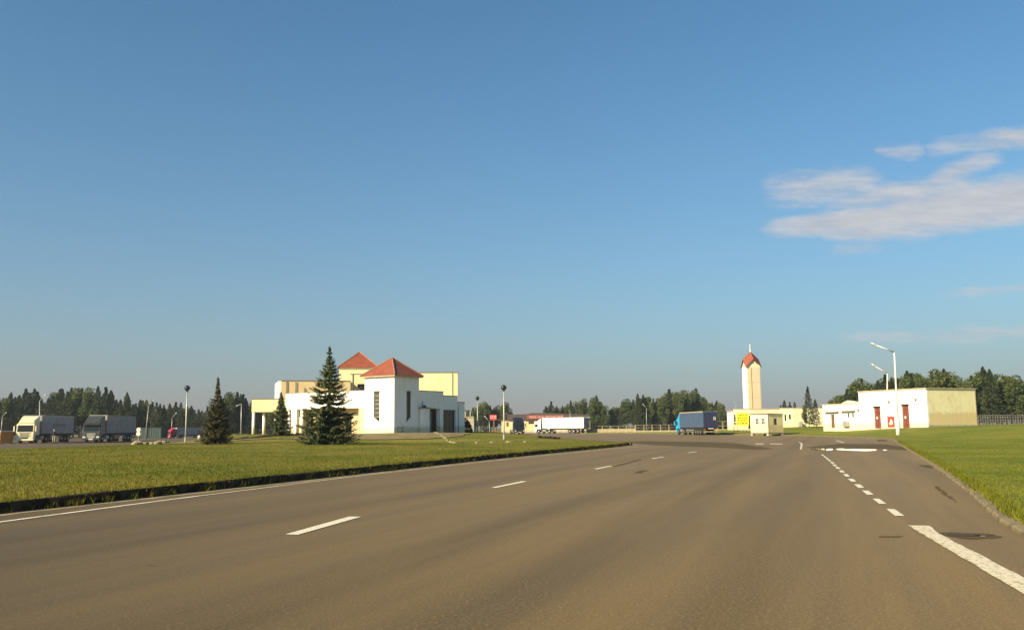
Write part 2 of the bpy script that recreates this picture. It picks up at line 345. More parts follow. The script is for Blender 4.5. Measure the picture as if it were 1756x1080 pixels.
def wall(mb, x0, x1, z0, z1, th, holes=(), y=0.0):
    """a wall slab in the local xz plane (front at y) with real openings"""
    xs = sorted({x0, x1, *[h[0] for h in holes], *[h[1] for h in holes]}); zs = sorted({z0, z1, *[h[2] for h in holes], *[h[3] for h in holes]})
    xs = [x for x in xs if x0 <= x <= x1]; zs = [z for z in zs if z0 <= z <= z1]
    nx, nz = len(xs) - 1, len(zs) - 1
    def solid(i, k):
        if i < 0 or k < 0 or i >= nx or k >= nz: return False
        cx, cz = (xs[i] + xs[i + 1]) / 2, (zs[k] + zs[k + 1]) / 2
        return not any(h[0] < cx < h[1] and h[2] < cz < h[3] for h in holes)
    for i in range(nx):
        for k in range(nz):
            if not solid(i, k): continue
            a, b, c, d = xs[i], xs[i + 1], zs[k], zs[k + 1]; y1 = y + th
            v = [(a, y, c), (b, y, c), (b, y, d), (a, y, d), (a, y1, c), (b, y1, c), (b, y1, d), (a, y1, d)]
            f = [(0, 1, 2, 3), (7, 6, 5, 4)]
            if not solid(i - 1, k): f.append((0, 3, 7, 4))
            if not solid(i + 1, k): f.append((1, 5, 6, 2))
            if not solid(i, k - 1): f.append((0, 4, 5, 1))
            if not solid(i, k + 1): f.append((3, 2, 6, 7))
            mb.add(v, f)
    return mb
def window(parent, Mx, x0, x1, z0, z1, y=.12, nx=1, nz=2, glass='winglass', frame='frame', name='window', bar=.05):
    """frame with glazing bars (part) and one pane per light (sub-parts), set back in its opening"""
    f = MB(Mx)
    f.box(x0, x0 + bar, y, y + .06, z0, z1); f.box(x1 - bar, x1, y, y + .06, z0, z1)
    f.box(x0 + bar, x1 - bar, y, y + .06, z0, z0 + bar); f.box(x0 + bar, x1 - bar, y, y + .06, z1 - bar, z1)
    X = [x0 + bar + (x1 - x0 - 2 * bar) * i / nx for i in range(nx + 1)]; Z = [z0 + bar + (z1 - z0 - 2 * bar) * i / nz for i in range(nz + 1)]
    for x in X[1:-1]: f.box(x - bar / 2, x + bar / 2, y + .003, y + .057, z0 + bar, z1 - bar)
    for z in Z[1:-1]: f.box(x0 + bar, x1 - bar, y + .006, y + .054, z - bar / 2, z + bar / 2)
    fo = f.build(name, frame, parent)
    for i in range(nx):
        for k in range(nz):
            MB(Mx).box(X[i] + .01, X[i + 1] - .01, y + .02, y + .035, Z[k] + .01, Z[k + 1] - .01).build('pane', glass, fo)
    return fo
def copy_tree(o, parent=None):
    c = o.copy(); COL.objects.link(c); c.parent = parent
    for ch in [x for x in o.children]: copy_tree(ch, c)
    return c
def text_mesh(name, body, size, mat, parent, Mx, width=None):
    cu = bpy.data.curves.new(name, 'FONT'); cu.body = body; cu.size = size; cu.align_x = 'CENTER'; cu.extrude = .01
    tmp = bpy.data.objects.new(name, cu); COL.objects.link(tmp)
    me = bpy.data.meshes.new_from_object(tmp.evaluated_get(bpy.context.evaluated_depsgraph_get()))
    bpy.data.objects.remove(tmp)
    me.materials.clear(); me.materials.append(M[mat])
    k = 1.0
    if width: xs = [v.co.x for v in me.vertices]; k = width / (max(xs) - min(xs))
    for v in me.vertices: v.co = Mx @ Vector((v.co.x * k, -v.co.z - .02, v.co.y))
    o = bpy.data.objects.new(name, me); return link(o, parent)

# ------------------------------------------------------------------ ground, road, lawns
def sstep(a, b, x):
    t = np.clip((x - a) / (b - a), 0, 1); return t * t * (3 - 2 * t)
def seg_dist(P, poly, closed=True):
    P = np.asarray(P, float); best = np.full(len(P), 1e9); n = len(poly)
    for i in range(n if closed else n - 1):
        a = np.array(poly[i][:2]); b = np.array(poly[(i + 1) % n][:2]); ab = b - a
        t = np.clip(((P - a) @ ab) / (ab @ ab + 1e-9), 0, 1); best = np.minimum(best, np.linalg.norm(P - (a + t[:, None] * ab), axis=1))
    return best
def inside(P, poly):
    P = np.asarray(P, float); r = np.zeros(len(P), bool); n = len(poly)
    for i in range(n):
        x0, y0 = poly[i][:2]; x1, y1 = poly[(i + 1) % n][:2]
        c = ((y0 > P[:, 1]) != (y1 > P[:, 1])) & (P[:, 0] < (x1 - x0) * (P[:, 1] - y0) / (y1 - y0 + 1e-12) + x0); r ^= c
    return r
def resample(pts, step):
    pts = [np.array(p[:2], float) for p in pts]; out = [pts[0]]
    for a, b in zip(pts[:-1], pts[1:]):
        n = max(1, int(round(np.linalg.norm(b - a) / step)))
        for k in range(1, n + 1): out.append(a + (b - a) * k / n)
    return out
def smooth_line(pts, n=3):
    pts = [np.array(p[:2], float) for p in pts]
    for _ in range(n):
        q = [pts[0]]
        for a, b in zip(pts[:-1], pts[1:]): q += [a * .75 + b * .25, a * .25 + b * .75]
        pts = q + [pts[-1]]
    return pts
G = lambda px, py, z=0.0: onz(px, py, z).xy

MB().add([(-4000, -1500, -.35), (4000, -1500, -.35), (4000, 6000, -.35), (-4000, 6000, -.35)], [(0, 1, 2, 3)]).build('ground', 'farground')['kind'] = 'structure'
road = MB().add([(-230, -70, 0), (170, -70, 0), (170, 330, 0), (-230, 330, 0)], [(0, 1, 2, 3)]).build('road', 'asphalt'); road['kind'] = 'structure'

kL = [G(0, 879), G(300, 846), G(600, 813.5), G(850, 786), G(1000, 771.5), G(1060, 765.6), G(1079, 763)]
d0 = (Vector(kL[0]) - Vector(kL[1])).normalized()
kerb_left = smooth_line([Vector(kL[0]) + d0 * 60] + kL, 2)
tip = [(9.6, 74.5), (8.6, 78), G(1010, 757), G(960, 754.5), G(930, 749), (3.0, 175), (-6, 196)]
tipline = smooth_line([kerb_left[-1]] + tip, 2)
islandL = [tuple(p) for p in resample(kerb_left, 3)] + [tuple(p) for p in tipline[1:]] + [(-47, 196), (-46, 150), (-41, 120), G(345, 752, .3), G(300, 757, .2), G(230, 762.5, .2), G(120, 766, .2), G(0, 771.5, .2), (-75, 60), (-80, -40)]
def zL(P):
    P = np.asarray(P, float); d = seg_dist(P, islandL); dk = seg_dist(P, kerb_left, False); Y = P[:, 1]
    h = .19 + .2 * sstep(0, 26, dk) + .06 * np.sin(P[:, 0] * .31 + Y * .17) * sstep(2, 10, dk)
    h = h + .17 * sstep(85.0, 87.5, Y) + .42 * sstep(87, 104, Y)
    h = np.where(Y > 140, h * (1 - .8 * sstep(140, 175, Y)), h)
    return .19 + (h - .19) * sstep(0, 9, d)
nearR = [G(1990, 1010), G(1850, 958), G(1756, 906), G(1725, 889), G(1687, 853), G(1658.6, 835), G(1634, 816), G(1606, 798), G(1578, 781), G(1555, 767.5), G(1538, 757), G(1531, 753.2)]
farR = [G(1500, 751.2), G(1430, 748.8), G(1343, 746.6), G(1235, 744.6), G(1120, 743.6), G(1020, 743.2)]
kerb_right = smooth_line(nearR, 2); kerb_far = smooth_line([kerb_right[-1]] + farR, 2)
islandR = [(30, -60), (9.5, -60)] + [tuple(p) for p in resample(kerb_right, 3)] + [tuple(p) for p in kerb_far[1:]] + [(16, 222), (22, 232), (24, 330), (400, 330), (400, -60)]
def zR(P):
    P = np.asarray(P, float); d = seg_dist(P, kerb_right + kerb_far[1:], False); Y = P[:, 1]; k = P[:, 0] / np.maximum(Y, 5)
    L = 15 + 40 * (1 - sstep(55, 95, Y))
    m = sstep(.225, .255, k) + (1 - sstep(.225, .255, k)) * .03
    und = .07 * np.sin(P[:, 0] * .23 + 1.1) * np.cos(Y * .19) * sstep(3, 12, d)
    return .12 + 1.1 * sstep(0, 1, d / L) * m + und * m
def lawn(name, poly, zf, zones, mat='grass'):
    """triangulated turf sheet following the height function; zones = (polygon, point spacing)"""
    poly = [tuple(map(float, p)) for p in poly]
    pts = list(poly); occupied = None
    for zone, step in zones:
        xs = [p[0] for p in zone]; ys = [p[1] for p in zone]
        gx, gy = np.meshgrid(np.arange(min(xs), max(xs), step), np.arange(min(ys), max(ys), step)); g = np.stack([gx.ravel(), gy.ravel()], 1)
        g = g + RNG.uniform(-.3, .3, g.shape) * step
        ok = inside(g, poly) & inside(g, zone) & (seg_dist(g, poly) > step * .5)
        for z2, s2 in zones:
            if z2 is zone: break
            ok &= ~inside(g, z2)
        pts += [tuple(p) for p in g[ok]]
    n = len(poly)
    vv, ee, ff, *_ = geometry.delaunay_2d_cdt([Vector(p) for p in pts], [(i, (i + 1) % n) for i in range(n)], [], 1, 1e-4)
    V = np.array([(p.x, p.y) for p in vv]); Z = zf(V)
    me = bpy.data.meshes.new(name); me.from_pydata([(x, y, z) for (x, y), z in zip(V, Z)], [], [tuple(f) for f in ff])
    # a skirt down to the road so the turf is a solid step
    bm = bmesh.new(); bm.from_mesh(me)
    be = [e for e in bm.edges if e.is_boundary]
    r = bmesh.ops.extrude_edge_only(bm, edges=be)
    for v in r['geom']:
        if isinstance(v, bmesh.types.BMVert): v.co.z = -.3
    bmesh.ops.recalc_face_normals(bm, faces=bm.faces); bm.to_mesh(me); bm.free()
    me.polygons.foreach_set('use_smooth', [False] * len(me.polygons))
    me.materials.append(M[mat]); o = bpy.data.objects.new(name, me); link(o); o['kind'] = 'structure'; return o
lawnL = lawn('lawn', islandL, zL, [([(-30, 5), (14, 5), (14, 112), (-50, 112), (-50, 60)], 1.3), ([(-100, -60), (40, -60), (40, 220), (-100, 220)], 6)])
lawnR = lawn('verge', islandR, zR, [([(4, 5), (75, 5), (75, 140), (20, 140)], 1.8), ([(0, -70), (420, -70), (420, 340), (0, 340)], 8)], 'grass2')

def kerb_run(name, line, step, h, w, mat, side, label=None, z0=0.0, skip=0.0, sink=.1):
    """separate kerb stones along a line, each a little out of true"""
    root = empty(name); root['kind'] = 'structure'
    pts = resample(line, .25); acc = [0.0]
    for a, b in zip(pts[:-1], pts[1:]): acc.append(acc[-1] + float(np.linalg.norm(b - a)))
    n = int(acc[-1] / step); shared = {}
    for i in range(n):
        if random.random() < skip: continue
        s0, s1 = i * step + .012, (i + 1) * step - .012
        P = lambda s: np.array([np.interp(s, acc, [p[0] for p in pts]), np.interp(s, acc, [p[1] for p in pts])])
        a, b = P(s0), P(s1); d = b - a; L = float(np.linalg.norm(d)); ang = math.atan2(d[1], d[0])
        key = (round(L, 1), random.randrange(4))
        if key not in shared:
            j = lambda s=.012: random.uniform(-s, s)
            q = -(w - .02) * side; prof = [(q, -sink), (q + j(.006), h - .03 + j()), (q + .03 * side, h + j()), (q + w * side, h + j()), (q + w * side, -sink)]
            mb = MB(); mb.prism(prof, -L / 2, L / 2, 'x'); o = mb.build('kerb_stone', mat, root); shared[key] = o.data
        else: o = link(bpy.data.objects.new('kerb_stone', shared[key]), root)
        c = (a + b) / 2
        o.location = (c[0], c[1], z0 + random.uniform(-.012, .008)); o.rotation_euler = (random.uniform(-.03, .03), random.uniform(-.006, .006), ang + random.uniform(-.008, .008))
    return root
vis_left = [p for p in kerb_left if p[1] > -2]
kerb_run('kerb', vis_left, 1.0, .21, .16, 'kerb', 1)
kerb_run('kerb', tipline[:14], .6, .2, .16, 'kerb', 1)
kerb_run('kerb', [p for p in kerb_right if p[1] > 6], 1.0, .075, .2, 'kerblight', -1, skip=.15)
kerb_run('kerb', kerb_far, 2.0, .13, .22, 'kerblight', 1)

# --- paint, stains and puddles lying on the road (each a part of it)
def decal(name, pix, mat, z, rough=0.0, sub=1):
    P = [onz(*p, 0.0) for p in pix]; out = []
    for a, b in zip(P, P[1:] + P[:1]):
        n = max(1, int((b - a).length / .25)) if rough else 1
        for k in range(n): out.append(a.lerp(b, k / n) + (Vector((random.uniform(-rough, rough), random.uniform(-rough, rough), 0)) if rough else Vector()))
    return MB().add([(p.x, p.y, z) for p in out], [tuple(range(len(out)))]).build(name, mat, road)
def blob(name, cx, cy, rx, ry, mat, z, wob=.35, n=40, ang=0.0):
    """irregular patch on the road, centre and radii in metres"""
    ph = [random.uniform(0, 6.28) for _ in range(4)]; vs = []
    for k in range(n):
        t = 2 * math.pi * k / n; r = 1 + wob * (.5 * math.sin(2 * t + ph[0]) + .3 * math.sin(3 * t + ph[1]) + .25 * math.sin(5 * t + ph[2]) + .15 * math.sin(9 * t + ph[3])) + random.uniform(-.05, .05)
        x, y = rx * r * math.cos(t), ry * r * math.sin(t)
        vs.append((cx + x * math.cos(ang) - y * math.sin(ang), cy + x * math.sin(ang) + y * math.cos(ang), z))
    return MB().add(vs, [tuple(range(n))]).build(name, mat, road)
def strip(name, line, w, mat, z, rough=.0):
    pts = [np.array(p) for p in resample(line, .4)]; L, Rr = [], []
    for i, p in enumerate(pts):
        d = pts[min(i + 1, len(pts) - 1)] - pts[max(i - 1, 0)]; d = d / np.linalg.norm(d); n = np.array([-d[1], d[0]])
        L.append(p + n * (w / 2 + random.uniform(-rough, rough))); Rr.append(p - n * (w / 2 + random.uniform(-rough, rough)))
    n = len(pts); vs = [(*p, z) for p in L] + [(*p, z) for p in Rr]
    return MB().add(vs, [(i, i + 1, n + i + 1, n + i) for i in range(n - 1)]).build(name, mat, road)
edge = smooth_line([G(-260, 930), G(-120, 911), G(0, 895), G(333, 851), G(434, 839), G(600, 817.5), G(850, 789.5), G(1000, 774), G(1096, 765.8)], 2)
off = [np.array(p) + np.array((.30, -.10)) for p in vis_left]
strip('gutter_sand', off, .42, 'sand', .004, .09)
strip('edge_line', [p for p in edge if p[1] < G(345, 850)[1]], .12, 'paint', .008, .012)
strip('edge_line', [p for p in edge if p[1] > G(330, 852)[1]], .10, 'paintold', .008, .014)
for q in [((489, 916.5), (511, 917), (620, 886), (598, 886)), ((842, 836), (850, 836.5), (904, 825.5), (895, 825)), ((1018, 804), (1024, 804.4), (1051, 799), (1046, 798.6)), ((1116, 786.3), (1120, 786.6), (1140, 783.4), (1136, 783.1)), ((1179, 776.3), (1182, 776.5), (1197, 774.2), (1194, 774))]:
    decal('lane_dash', q, 'paint', .008)
decal('edge_line', [(1557, 901), (1594, 901.5), (1606, 912), (1640, 931), (1756, 990.5), (1900, 1064), (1900, 1105), (1756, 1019)], 'paintold', .008, .012)
z5 = lambda x, y: (1380 + x / 6.75, 740 + y / 6.75)
for q in [((945, 895), (1040, 898), (1155, 978), (1045, 976)), ((783, 776), (862, 778), (948, 838), (866, 838)), ((662, 682), (738, 684), (798, 731), (722, 731)), ((570, 609), (640, 611), (692, 651), (622, 651)), ((498, 544), (560, 546), (600, 580), (540, 580)),
          ((444, 491), (496, 492), (526, 521), (476, 521)), ((394, 448), (442, 449), (468, 473), (420, 473)), ((350, 408), (392, 409), (416, 431), (374, 431)), ((316, 379), (354, 379), (380, 399), (338, 399)), ((292, 351), (328, 351), (348, 369), (312, 369)),
          ((260, 326), (292, 326), (312, 341), (280, 341)), ((240, 304), (268, 304), (282, 319), (252, 319)), ((212, 284), (238, 284), (256, 299), (230, 299)), ((188, 264), (212, 264), (226, 276), (202, 276))]:
    decal('lane_dash', [z5(*p) for p in q], 'paint', .008)
for q in [((1296, 760.2), (1310, 760.2), (1310, 761.4), (1296, 761.6)), ((1320, 760.2), (1342, 760.4), (1342, 761.5), (1320, 761.3)), ((1368, 757), (1376, 759.6), (1376, 764), (1374.5, 770.5), (1371.5, 770.5), (1373, 764), (1373, 760.4)), ((1432, 755), (1436, 755), (1449, 759), (1446, 759.2))]:
    decal('worn_marking', q, 'paintold', .008)
# damp and dark patches
for q in [((1200, 757.5), (1262, 759.5), (1328, 769.5), (1290, 770.5), (1225, 767), (1120, 763), (1060, 757.5), (1100, 756)), ((1380, 767), (1440, 760.5), (1520, 761.5), (1557, 767), (1556, 772), (1500, 769), (1420, 769.5)),
          ((1050, 799.5), (1056, 800), (1101, 788), (1096, 787.3)), ((1600, 833), (1606, 833), (1644, 861), (1638, 861)), ((1506, 919), (1546, 919), (1546, 921.5), (1506, 921)), ((1085, 811), (1100, 811), (1112, 806), (1098, 806)),
          ((1575, 797), (1600, 797), (1612, 802), (1590, 802.5)), ((1504, 753.8), (1520, 753.8), (1522, 756), (1506, 757)), ((250, 968.5), (266, 969), (266, 970), (252, 969.8))]:
    decal('damp_patch', q, 'damp', .004, .05)
water, t_, b_ = base_mat('puddle_water'); b_.inputs['Base Color'].default_value = (.03, .026, .02, 1); b_.inputs['Roughness'].default_value = .02; b_.inputs['Specular IOR Level'].default_value = .8; b_.inputs['IOR'].default_value = 1.45
for q in [((1417, 770.5), (1420, 769.2), (1429, 769.3), (1429, 771.5), (1418, 772.3)), ((1434, 769.3), (1446, 768.8), (1453, 769.4), (1480, 770), (1506, 770.4), (1506, 772.2), (1484, 773.3), (1456, 772.4), (1436, 771.2)), ((1514, 770.8), (1523, 771.2), (1516, 773)), ((1386, 769.2), (1414, 768.7), (1414, 771.6), (1396, 771.4))]:
    decal('puddle', q, water, .009, .04)
h = onz(1660, 918)
blob('worn_patch', h.x, h.y, .42, .34, 'damp', .004, .3, 36); blob('pothole', h.x - .05, h.y, .2, .15, 'hole', .007, .35, 36); blob('pothole', h.x + .2, h.y - .04, .1, .06, 'hole', .007, .4, 24)
lb = blob('leaf_litter', h.x + .13, h.y - .14, .04, .02, 'offwhite', .012, .2, 12)

# --- bare soil forecourt and the broken stone edging of the terrace
def soil(name, poly, zf, lift=.012, mat='dirt'):
    poly = [tuple(p) for p in poly]; n = len(poly)
    xs = [p[0] for p in poly]; ys = [p[1] for p in poly]
    gx, gy = np.meshgrid(np.arange(min(xs), max(xs), 1.2), np.arange(min(ys), max(ys), 1.2)); g = np.stack([gx.ravel(), gy.ravel()], 1)
    g = g[inside(g, poly) & (seg_dist(g, poly) > .5)]
    vv, ee, ff, *_ = geometry.delaunay_2d_cdt([Vector(p) for p in poly + [tuple(q) for q in g]], [(i, (i + 1) % n) for i in range(n)], [], 1, 1e-4)
    V = np.array([(p.x, p.y) for p in vv]); Z = zf(V) + lift
    me = bpy.data.meshes.new(name); me.from_pydata([(x, y, z) for (x, y), z in zip(V, Z)], [], [tuple(f) for f in ff]); me.materials.append(M[mat])
    o = link(bpy.data.objects.new(name, me)); o['kind'] = 'structure'; return o
def wob(poly, step=.8, j=.25): return [p + RNG.uniform(-j, j, 2) for p in resample(list(poly) + [poly[0]], step)[:-1]]
soil('bare_ground', wob([(-21.5, 88), (-8, 88), (-5.2, 92), (-4.6, 101), (-7.0, 110), (-14, 104), (-22, 109.5), (-26, 112), (-23, 100)]), zL, .05)
soil('bare_ground', wob([(-39.5, 86.5), (-30, 84.5), (-24, 87.5), (-22, 92), (-30, 90), (-37, 89.5)]), zL, .05)

# ------------------------------------------------------------------ grass (nobody could count it)
def blades(name, label, P, Z, h0, h1, w, lean=.5, mat='blades'):
    n = len(P); a = RNG.uniform(0, 2 * math.pi, n); hh = RNG.uniform(h0, h1, n) ; wd = w * RNG.uniform(.6, 1.3, n)
    dx, dy = np.cos(a), np.sin(a); la = RNG.uniform(0, 2 * math.pi, n); ll = hh * RNG.uniform(0, lean, n)
    v = np.zeros((n, 3, 3)); v[:, 0] = np.stack([P[:, 0] - dx * wd, P[:, 1] - dy * wd, Z - .02], 1); v[:, 1] = np.stack([P[:, 0] + dx * wd, P[:, 1] + dy * wd, Z - .02], 1)
    v[:, 2] = np.stack([P[:, 0] + np.cos(la) * ll, P[:, 1] + np.sin(la) * ll, Z + hh], 1)
    me = bpy.data.meshes.new(name); me.vertices.add(n * 3); me.vertices.foreach_set('co', v.ravel()); me.loops.add(n * 3); me.loops.foreach_set('vertex_index', np.arange(n * 3, dtype=np.int32))
    me.polygons.add(n); me.polygons.foreach_set('loop_start', np.arange(0, n * 3, 3, dtype=np.int32)); me.update(calc_edges=True); me.materials.append(M[mat])
    o = link(bpy.data.objects.new(name, me)); return tag(o, label, 'grass', kind='stuff')
def scatter(poly, box, n, dens):
    P = np.stack([RNG.uniform(box[0], box[1], n), RNG.uniform(box[2], box[3], n)], 1)
    k = np.abs(P[:, 0] / np.maximum(P[:, 1], 1)); P = P[(k < .64) & (RNG.uniform(0, 1, n) < dens(P[:, 1]))]
    return P[inside(P, poly)]
P = scatter(islandL, (-55, 12, 12, 118), 1500000, lambda y: np.clip(26 / y, .12, 1) ** 1.5)
P = P[~inside(P, [(-21, 89), (-8, 89), (-5.5, 93), (-5, 101), (-7, 112), (-26, 118), (-23, 100)]) | (RNG.uniform(0, 1, len(P)) < .45)]
blades('grass', 'short mown grass covering the lawn left of the road', P, zL(P), .02, .075, .016, 1.0)
P = scatter(islandR, (6, 75, 10, 135), 1200000, lambda y: np.clip(24 / y, .12, 1) ** 1.5)
blades('grass', 'bright green grass covering the verge right of the road', P, zR(P), .015, .06, .016, 1.0, 'blades2')
def kerb_weeds(line, zf, off, n, h0, h1, label, drop=0.0):
    pts = np.array(resample(line, .2)); pts = pts[pts[:, 1] < 75]; clumps = pts[RNG.integers(0, len(pts), n)]
    P = np.repeat(clumps, 16, 0) + RNG.normal(0, .07, (n * 16, 2)) + np.array(off)
    return blades('kerb_weeds', label, P, np.full(len(P), zf), h0, h1, .012, 1.1, 'blades2' if line[0][0] > 3 else 'blades')
kerb_weeds(vis_left, .17, (-.02, .01), 700, .05, .17, 'grass tufts hanging over the dark left kerb')
kerb_weeds(vis_left, .02, (.16, -.06), 200, .05, .17, 'weeds sprouting at the foot of the dark left kerb')
kerb_weeds([p for p in kerb_right if p[1] > 8], .10, (.10, .03), 620, .04, .13, 'long yellowish weeds growing over the right kerb')

# ------------------------------------------------------------------ the border station building
PSI = R(33); C0 = (-13.55, 105.0, 0.0)
FA, FB = frame_uv(C0, PSI), frame_uv(C0, PSI - math.pi / 2)
def pyramid(mb, x0, x1, y0, y1, z0, z1, ov=.35, t=.0):
    cx, cy = (x0 + x1) / 2, (y0 + y1) / 2
    return mb.add([(x0 - ov, y0 - ov, z0), (x1 + ov, y0 - ov, z0), (x1 + ov, y1 + ov, z0), (x0 - ov, y1 + ov, z0), (cx, cy, z1)], [(3, 2, 1, 0), (0, 1, 4), (1, 2, 4), (2, 3, 4), (3, 0, 4)])
def hips(root, Mx, x0, x1, y0, y1, z0, z1, ov):
    cx, cy = (x0 + x1) / 2, (y0 + y1) / 2
    for p in [(x0 - ov, y0 - ov), (x1 + ov, y0 - ov), (x1 + ov, y1 + ov), (x0 - ov, y1 + ov)]:
        MB(Mx).tube([(p[0], p[1], z0 + .03), (cx, cy, z1 + .03)], .07, 6).build('ridge_cap', 'redtrim', root)
st = empty('border_station', (C0[0], C0[1], 1.0)); st.location = (0, 0, 0)
tag(st, 'white flat-roofed station building, weaker sun coloured into its cream walls, with two red pyramid roofs behind the spruces', 'building')
# front turret: left wall in FA (x = -b), right wall in FB (x = a)
ZB = .7
hl = (-3.1, -2.2, 2.25, 5.9); hr = (2.2, 3.05, 2.25, 5.9)
w1 = wall(MB(FA), -4.5, 0, ZB, 7.5, .3, [hl]); w1.M = FA; w1.prism([(-3.1, 2.25), (-2.2, 2.25), (-3.1, 2.85)], 0, .3, 'y'); w1.build('wall', 'white', st)
w2 = wall(MB(FB), .302, 4.5, ZB, 7.5, .3, [hr]); w2.prism([(3.05, 2.25), (3.05, 2.85), (2.2, 2.25)], 0, .3, 'y'); w2.build('wall', 'white', st)
MB(FB).box(4.2, 4.5, .302, 4.5, ZB, 7.5).build('wall', 'white', st); MB(FB).box(.302, 4.198, 4.2, 4.5, ZB, 7.5).build('wall', 'white', st)
MB(FB).box(.5, 4.0, .7, 4.0, ZB, 1.0).build('floor_slab', 'concrete', st)
for Fm, x0, x1 in ((FA, -3.1, -2.2), (FB, 2.2, 3.05)):
    window(st, Fm, x0, x1, 2.86, 5.9, .16, 1, 6, 'winglass' if Fm is FA else 'glass', 'frame' if Fm is FA else 'darkframe', 'slit_window', .06)
    tri = [(x0, 2.85), (x1, 2.85), (x1, 2.27)] if Fm is FA else [(x0, 2.85), (x1, 2.85), (x0, 2.27)]
    MB(Fm).prism(tri, .2, .24, 'y').build('pointed_pane', 'glass', st)
MB(FB).box(-.36, 4.86, -.36, 4.86, 7.5, 7.66).build('eaves_board', 'trim', st)
rf = pyramid(MB(FB), 0, 4.5, 0, 4.5, 7.662, 9.85, .42).build('roof', 'redroof', st); hips(rf, FB, 0, 4.5, 0, 4.5, 7.66, 9.85, .42)
# left wing: fascia band over a recessed glazed front
bE = 17.6
MB(FA).box(-bE, -4.502, 0, .4, 4.0, 6.0).build('fascia', 'white', st)
MB(FA).box(-bE - .04, -4.503, -.04, .46, 6.0, 6.07).build('parapet_cap', 'flashing', st)
MB(FA).box(-bE, -4.502, .402, 12, 5.4, 5.85).build('flat_roof', 'concrete', st)
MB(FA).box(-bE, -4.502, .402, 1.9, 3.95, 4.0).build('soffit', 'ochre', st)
MB(FA).box(-5.4, -4.502, 0, 1.5, ZB, 3.998).build('wall', 'yellow', st)
op = [(-15.6, -14.3, .9, 3.6), (-13.6, -12.2, 1.9, 3.6), (-11.4, -9.9, 1.9, 3.6), (-8.9, -7.9, .9, 3.4)]
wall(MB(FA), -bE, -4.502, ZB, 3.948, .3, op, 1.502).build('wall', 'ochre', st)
for k, o_ in enumerate(op): window(st, FA, *o_, y=1.62, nx=2, nz=3, glass='glass', frame='darkframe' if k else 'frame', name='door' if k in (0, 3) else 'window')
MB(FA).box(-16.6, -15.7, .02, .5, ZB, 3.948).build('pier', 'white', st)
for b in (-15.05, -12.0, -9.0): MB(FA).tube([FA.inverted() @ (FA @ Vector((b, .35, ZB))), (b, .35, 3.948)], .2, 12).build('column', 'white', st, True)
MB(FA).box(-bE, -bE + .3, .402, 12, ZB, 5.398).build('wall', 'white', st)
# right wing
MB(FB).box(4.502, 9.23, 0, .35, 3.95, 5.95).build('fascia', 'white', st); MB(FB).box(4.503, 9.27, -.04, .4, 5.95, 6.03).build('parapet_cap', 'flashing', st)
MB(FB).box(8.6, 9.23, 0, .6, ZB, 3.948).build('pier', 'white', st)
wall(MB(FB), 4.502, 9.23, ZB, 3.948, .3, [], 1.8).build('wall', 'white', st)
MB(FB).box(4.502, 9.23, .352, 2.3, 3.90, 3.948).build('soffit', 'white', st)
MB(FB).box(4.6, 5.9, -.5, 1.0, ZB, 3.9).build('porch_block', 'white', st); MB(FB).box(4.3, 5.95, -.62, -.02, 3.902, 3.99).build('porch_slab', 'flashing', st)
MB(FB).tube([(4.75, -.3, 3.99), (4.75, -.3, 4.75)], .05, 8).build('vent_pipe', 'flashing', st); MB(FB).lathe([(.05, 3.99), (.28, 4.02), (.24, 4.16), (.06, 4.3)], 10, (5.15, -.3, 0)).build('roof_lamp', 'black', st)
MB(FB).box(9.232, 12.5, .25, .6, 3.8, 5.5).build('fascia', 'white', st); MB(FB).box(9.26, 12.55, .2, .65, 5.5, 5.58).build('parapet_cap', 'flashing', st)
MB(FB).box(12.15, 12.48, .25, .6, ZB, 3.798).build('pier', 'white', st)
window(st, FB, 9.235, 12.14, ZB, 3.798, .5, 3, 2, 'glass', 'darkframe', 'glazed_front', .07)
MB(FB).box(9.232, 12.5, .602, 10, 5.0, 5.3).build('flat_roof', 'concrete', st); MB(FB).box(4.51, 9.23, .402, 6, 5.3, 5.7).build('flat_roof', 'concrete', st)
MB(FB).box(12.2, 12.48, .602, 6.5, ZB, 4.99).build('wall', 'white', st)
MB(FB).box(13.0, 14.2, .4, 3.4, .5, 4.75).build('rear_annex', 'white', st); MB(FB).box(12.95, 14.25, .35, 3.45, 4.75, 4.83).build('parapet_cap', 'flashing', st)
# scrawl on the shaded turret wall
for a, z, kk in ((.78, 1.42, 1), (1.28, 1.38, -1), (1.62, 1.5, 1)):
    pts = []
    for i in range(15):
        t = R(40 + i * 20) ; pts.append((a + kk * .24 * math.cos(t) * (1 - i * .02), z + .27 * math.sin(t)))
    L = MB(FB); vs = []
    for i, p in enumerate(pts):
        q = pts[min(i + 1, 14)]; r_ = pts[max(i - 1, 0)]; d = Vector((q[0] - r_[0], q[1] - r_[1])).normalized(); n = Vector((-d.y, d.x)) * .045
        vs += [(p[0] + n.x, -.004, p[1] + n.y), (p[0] - n.x, -.004, p[1] - n.y)]
    L.add(vs, [(2 * i, 2 * i + 1, 2 * i + 3, 2 * i + 2) for i in range(14)]); L.build('graffiti', 'flashing', st)
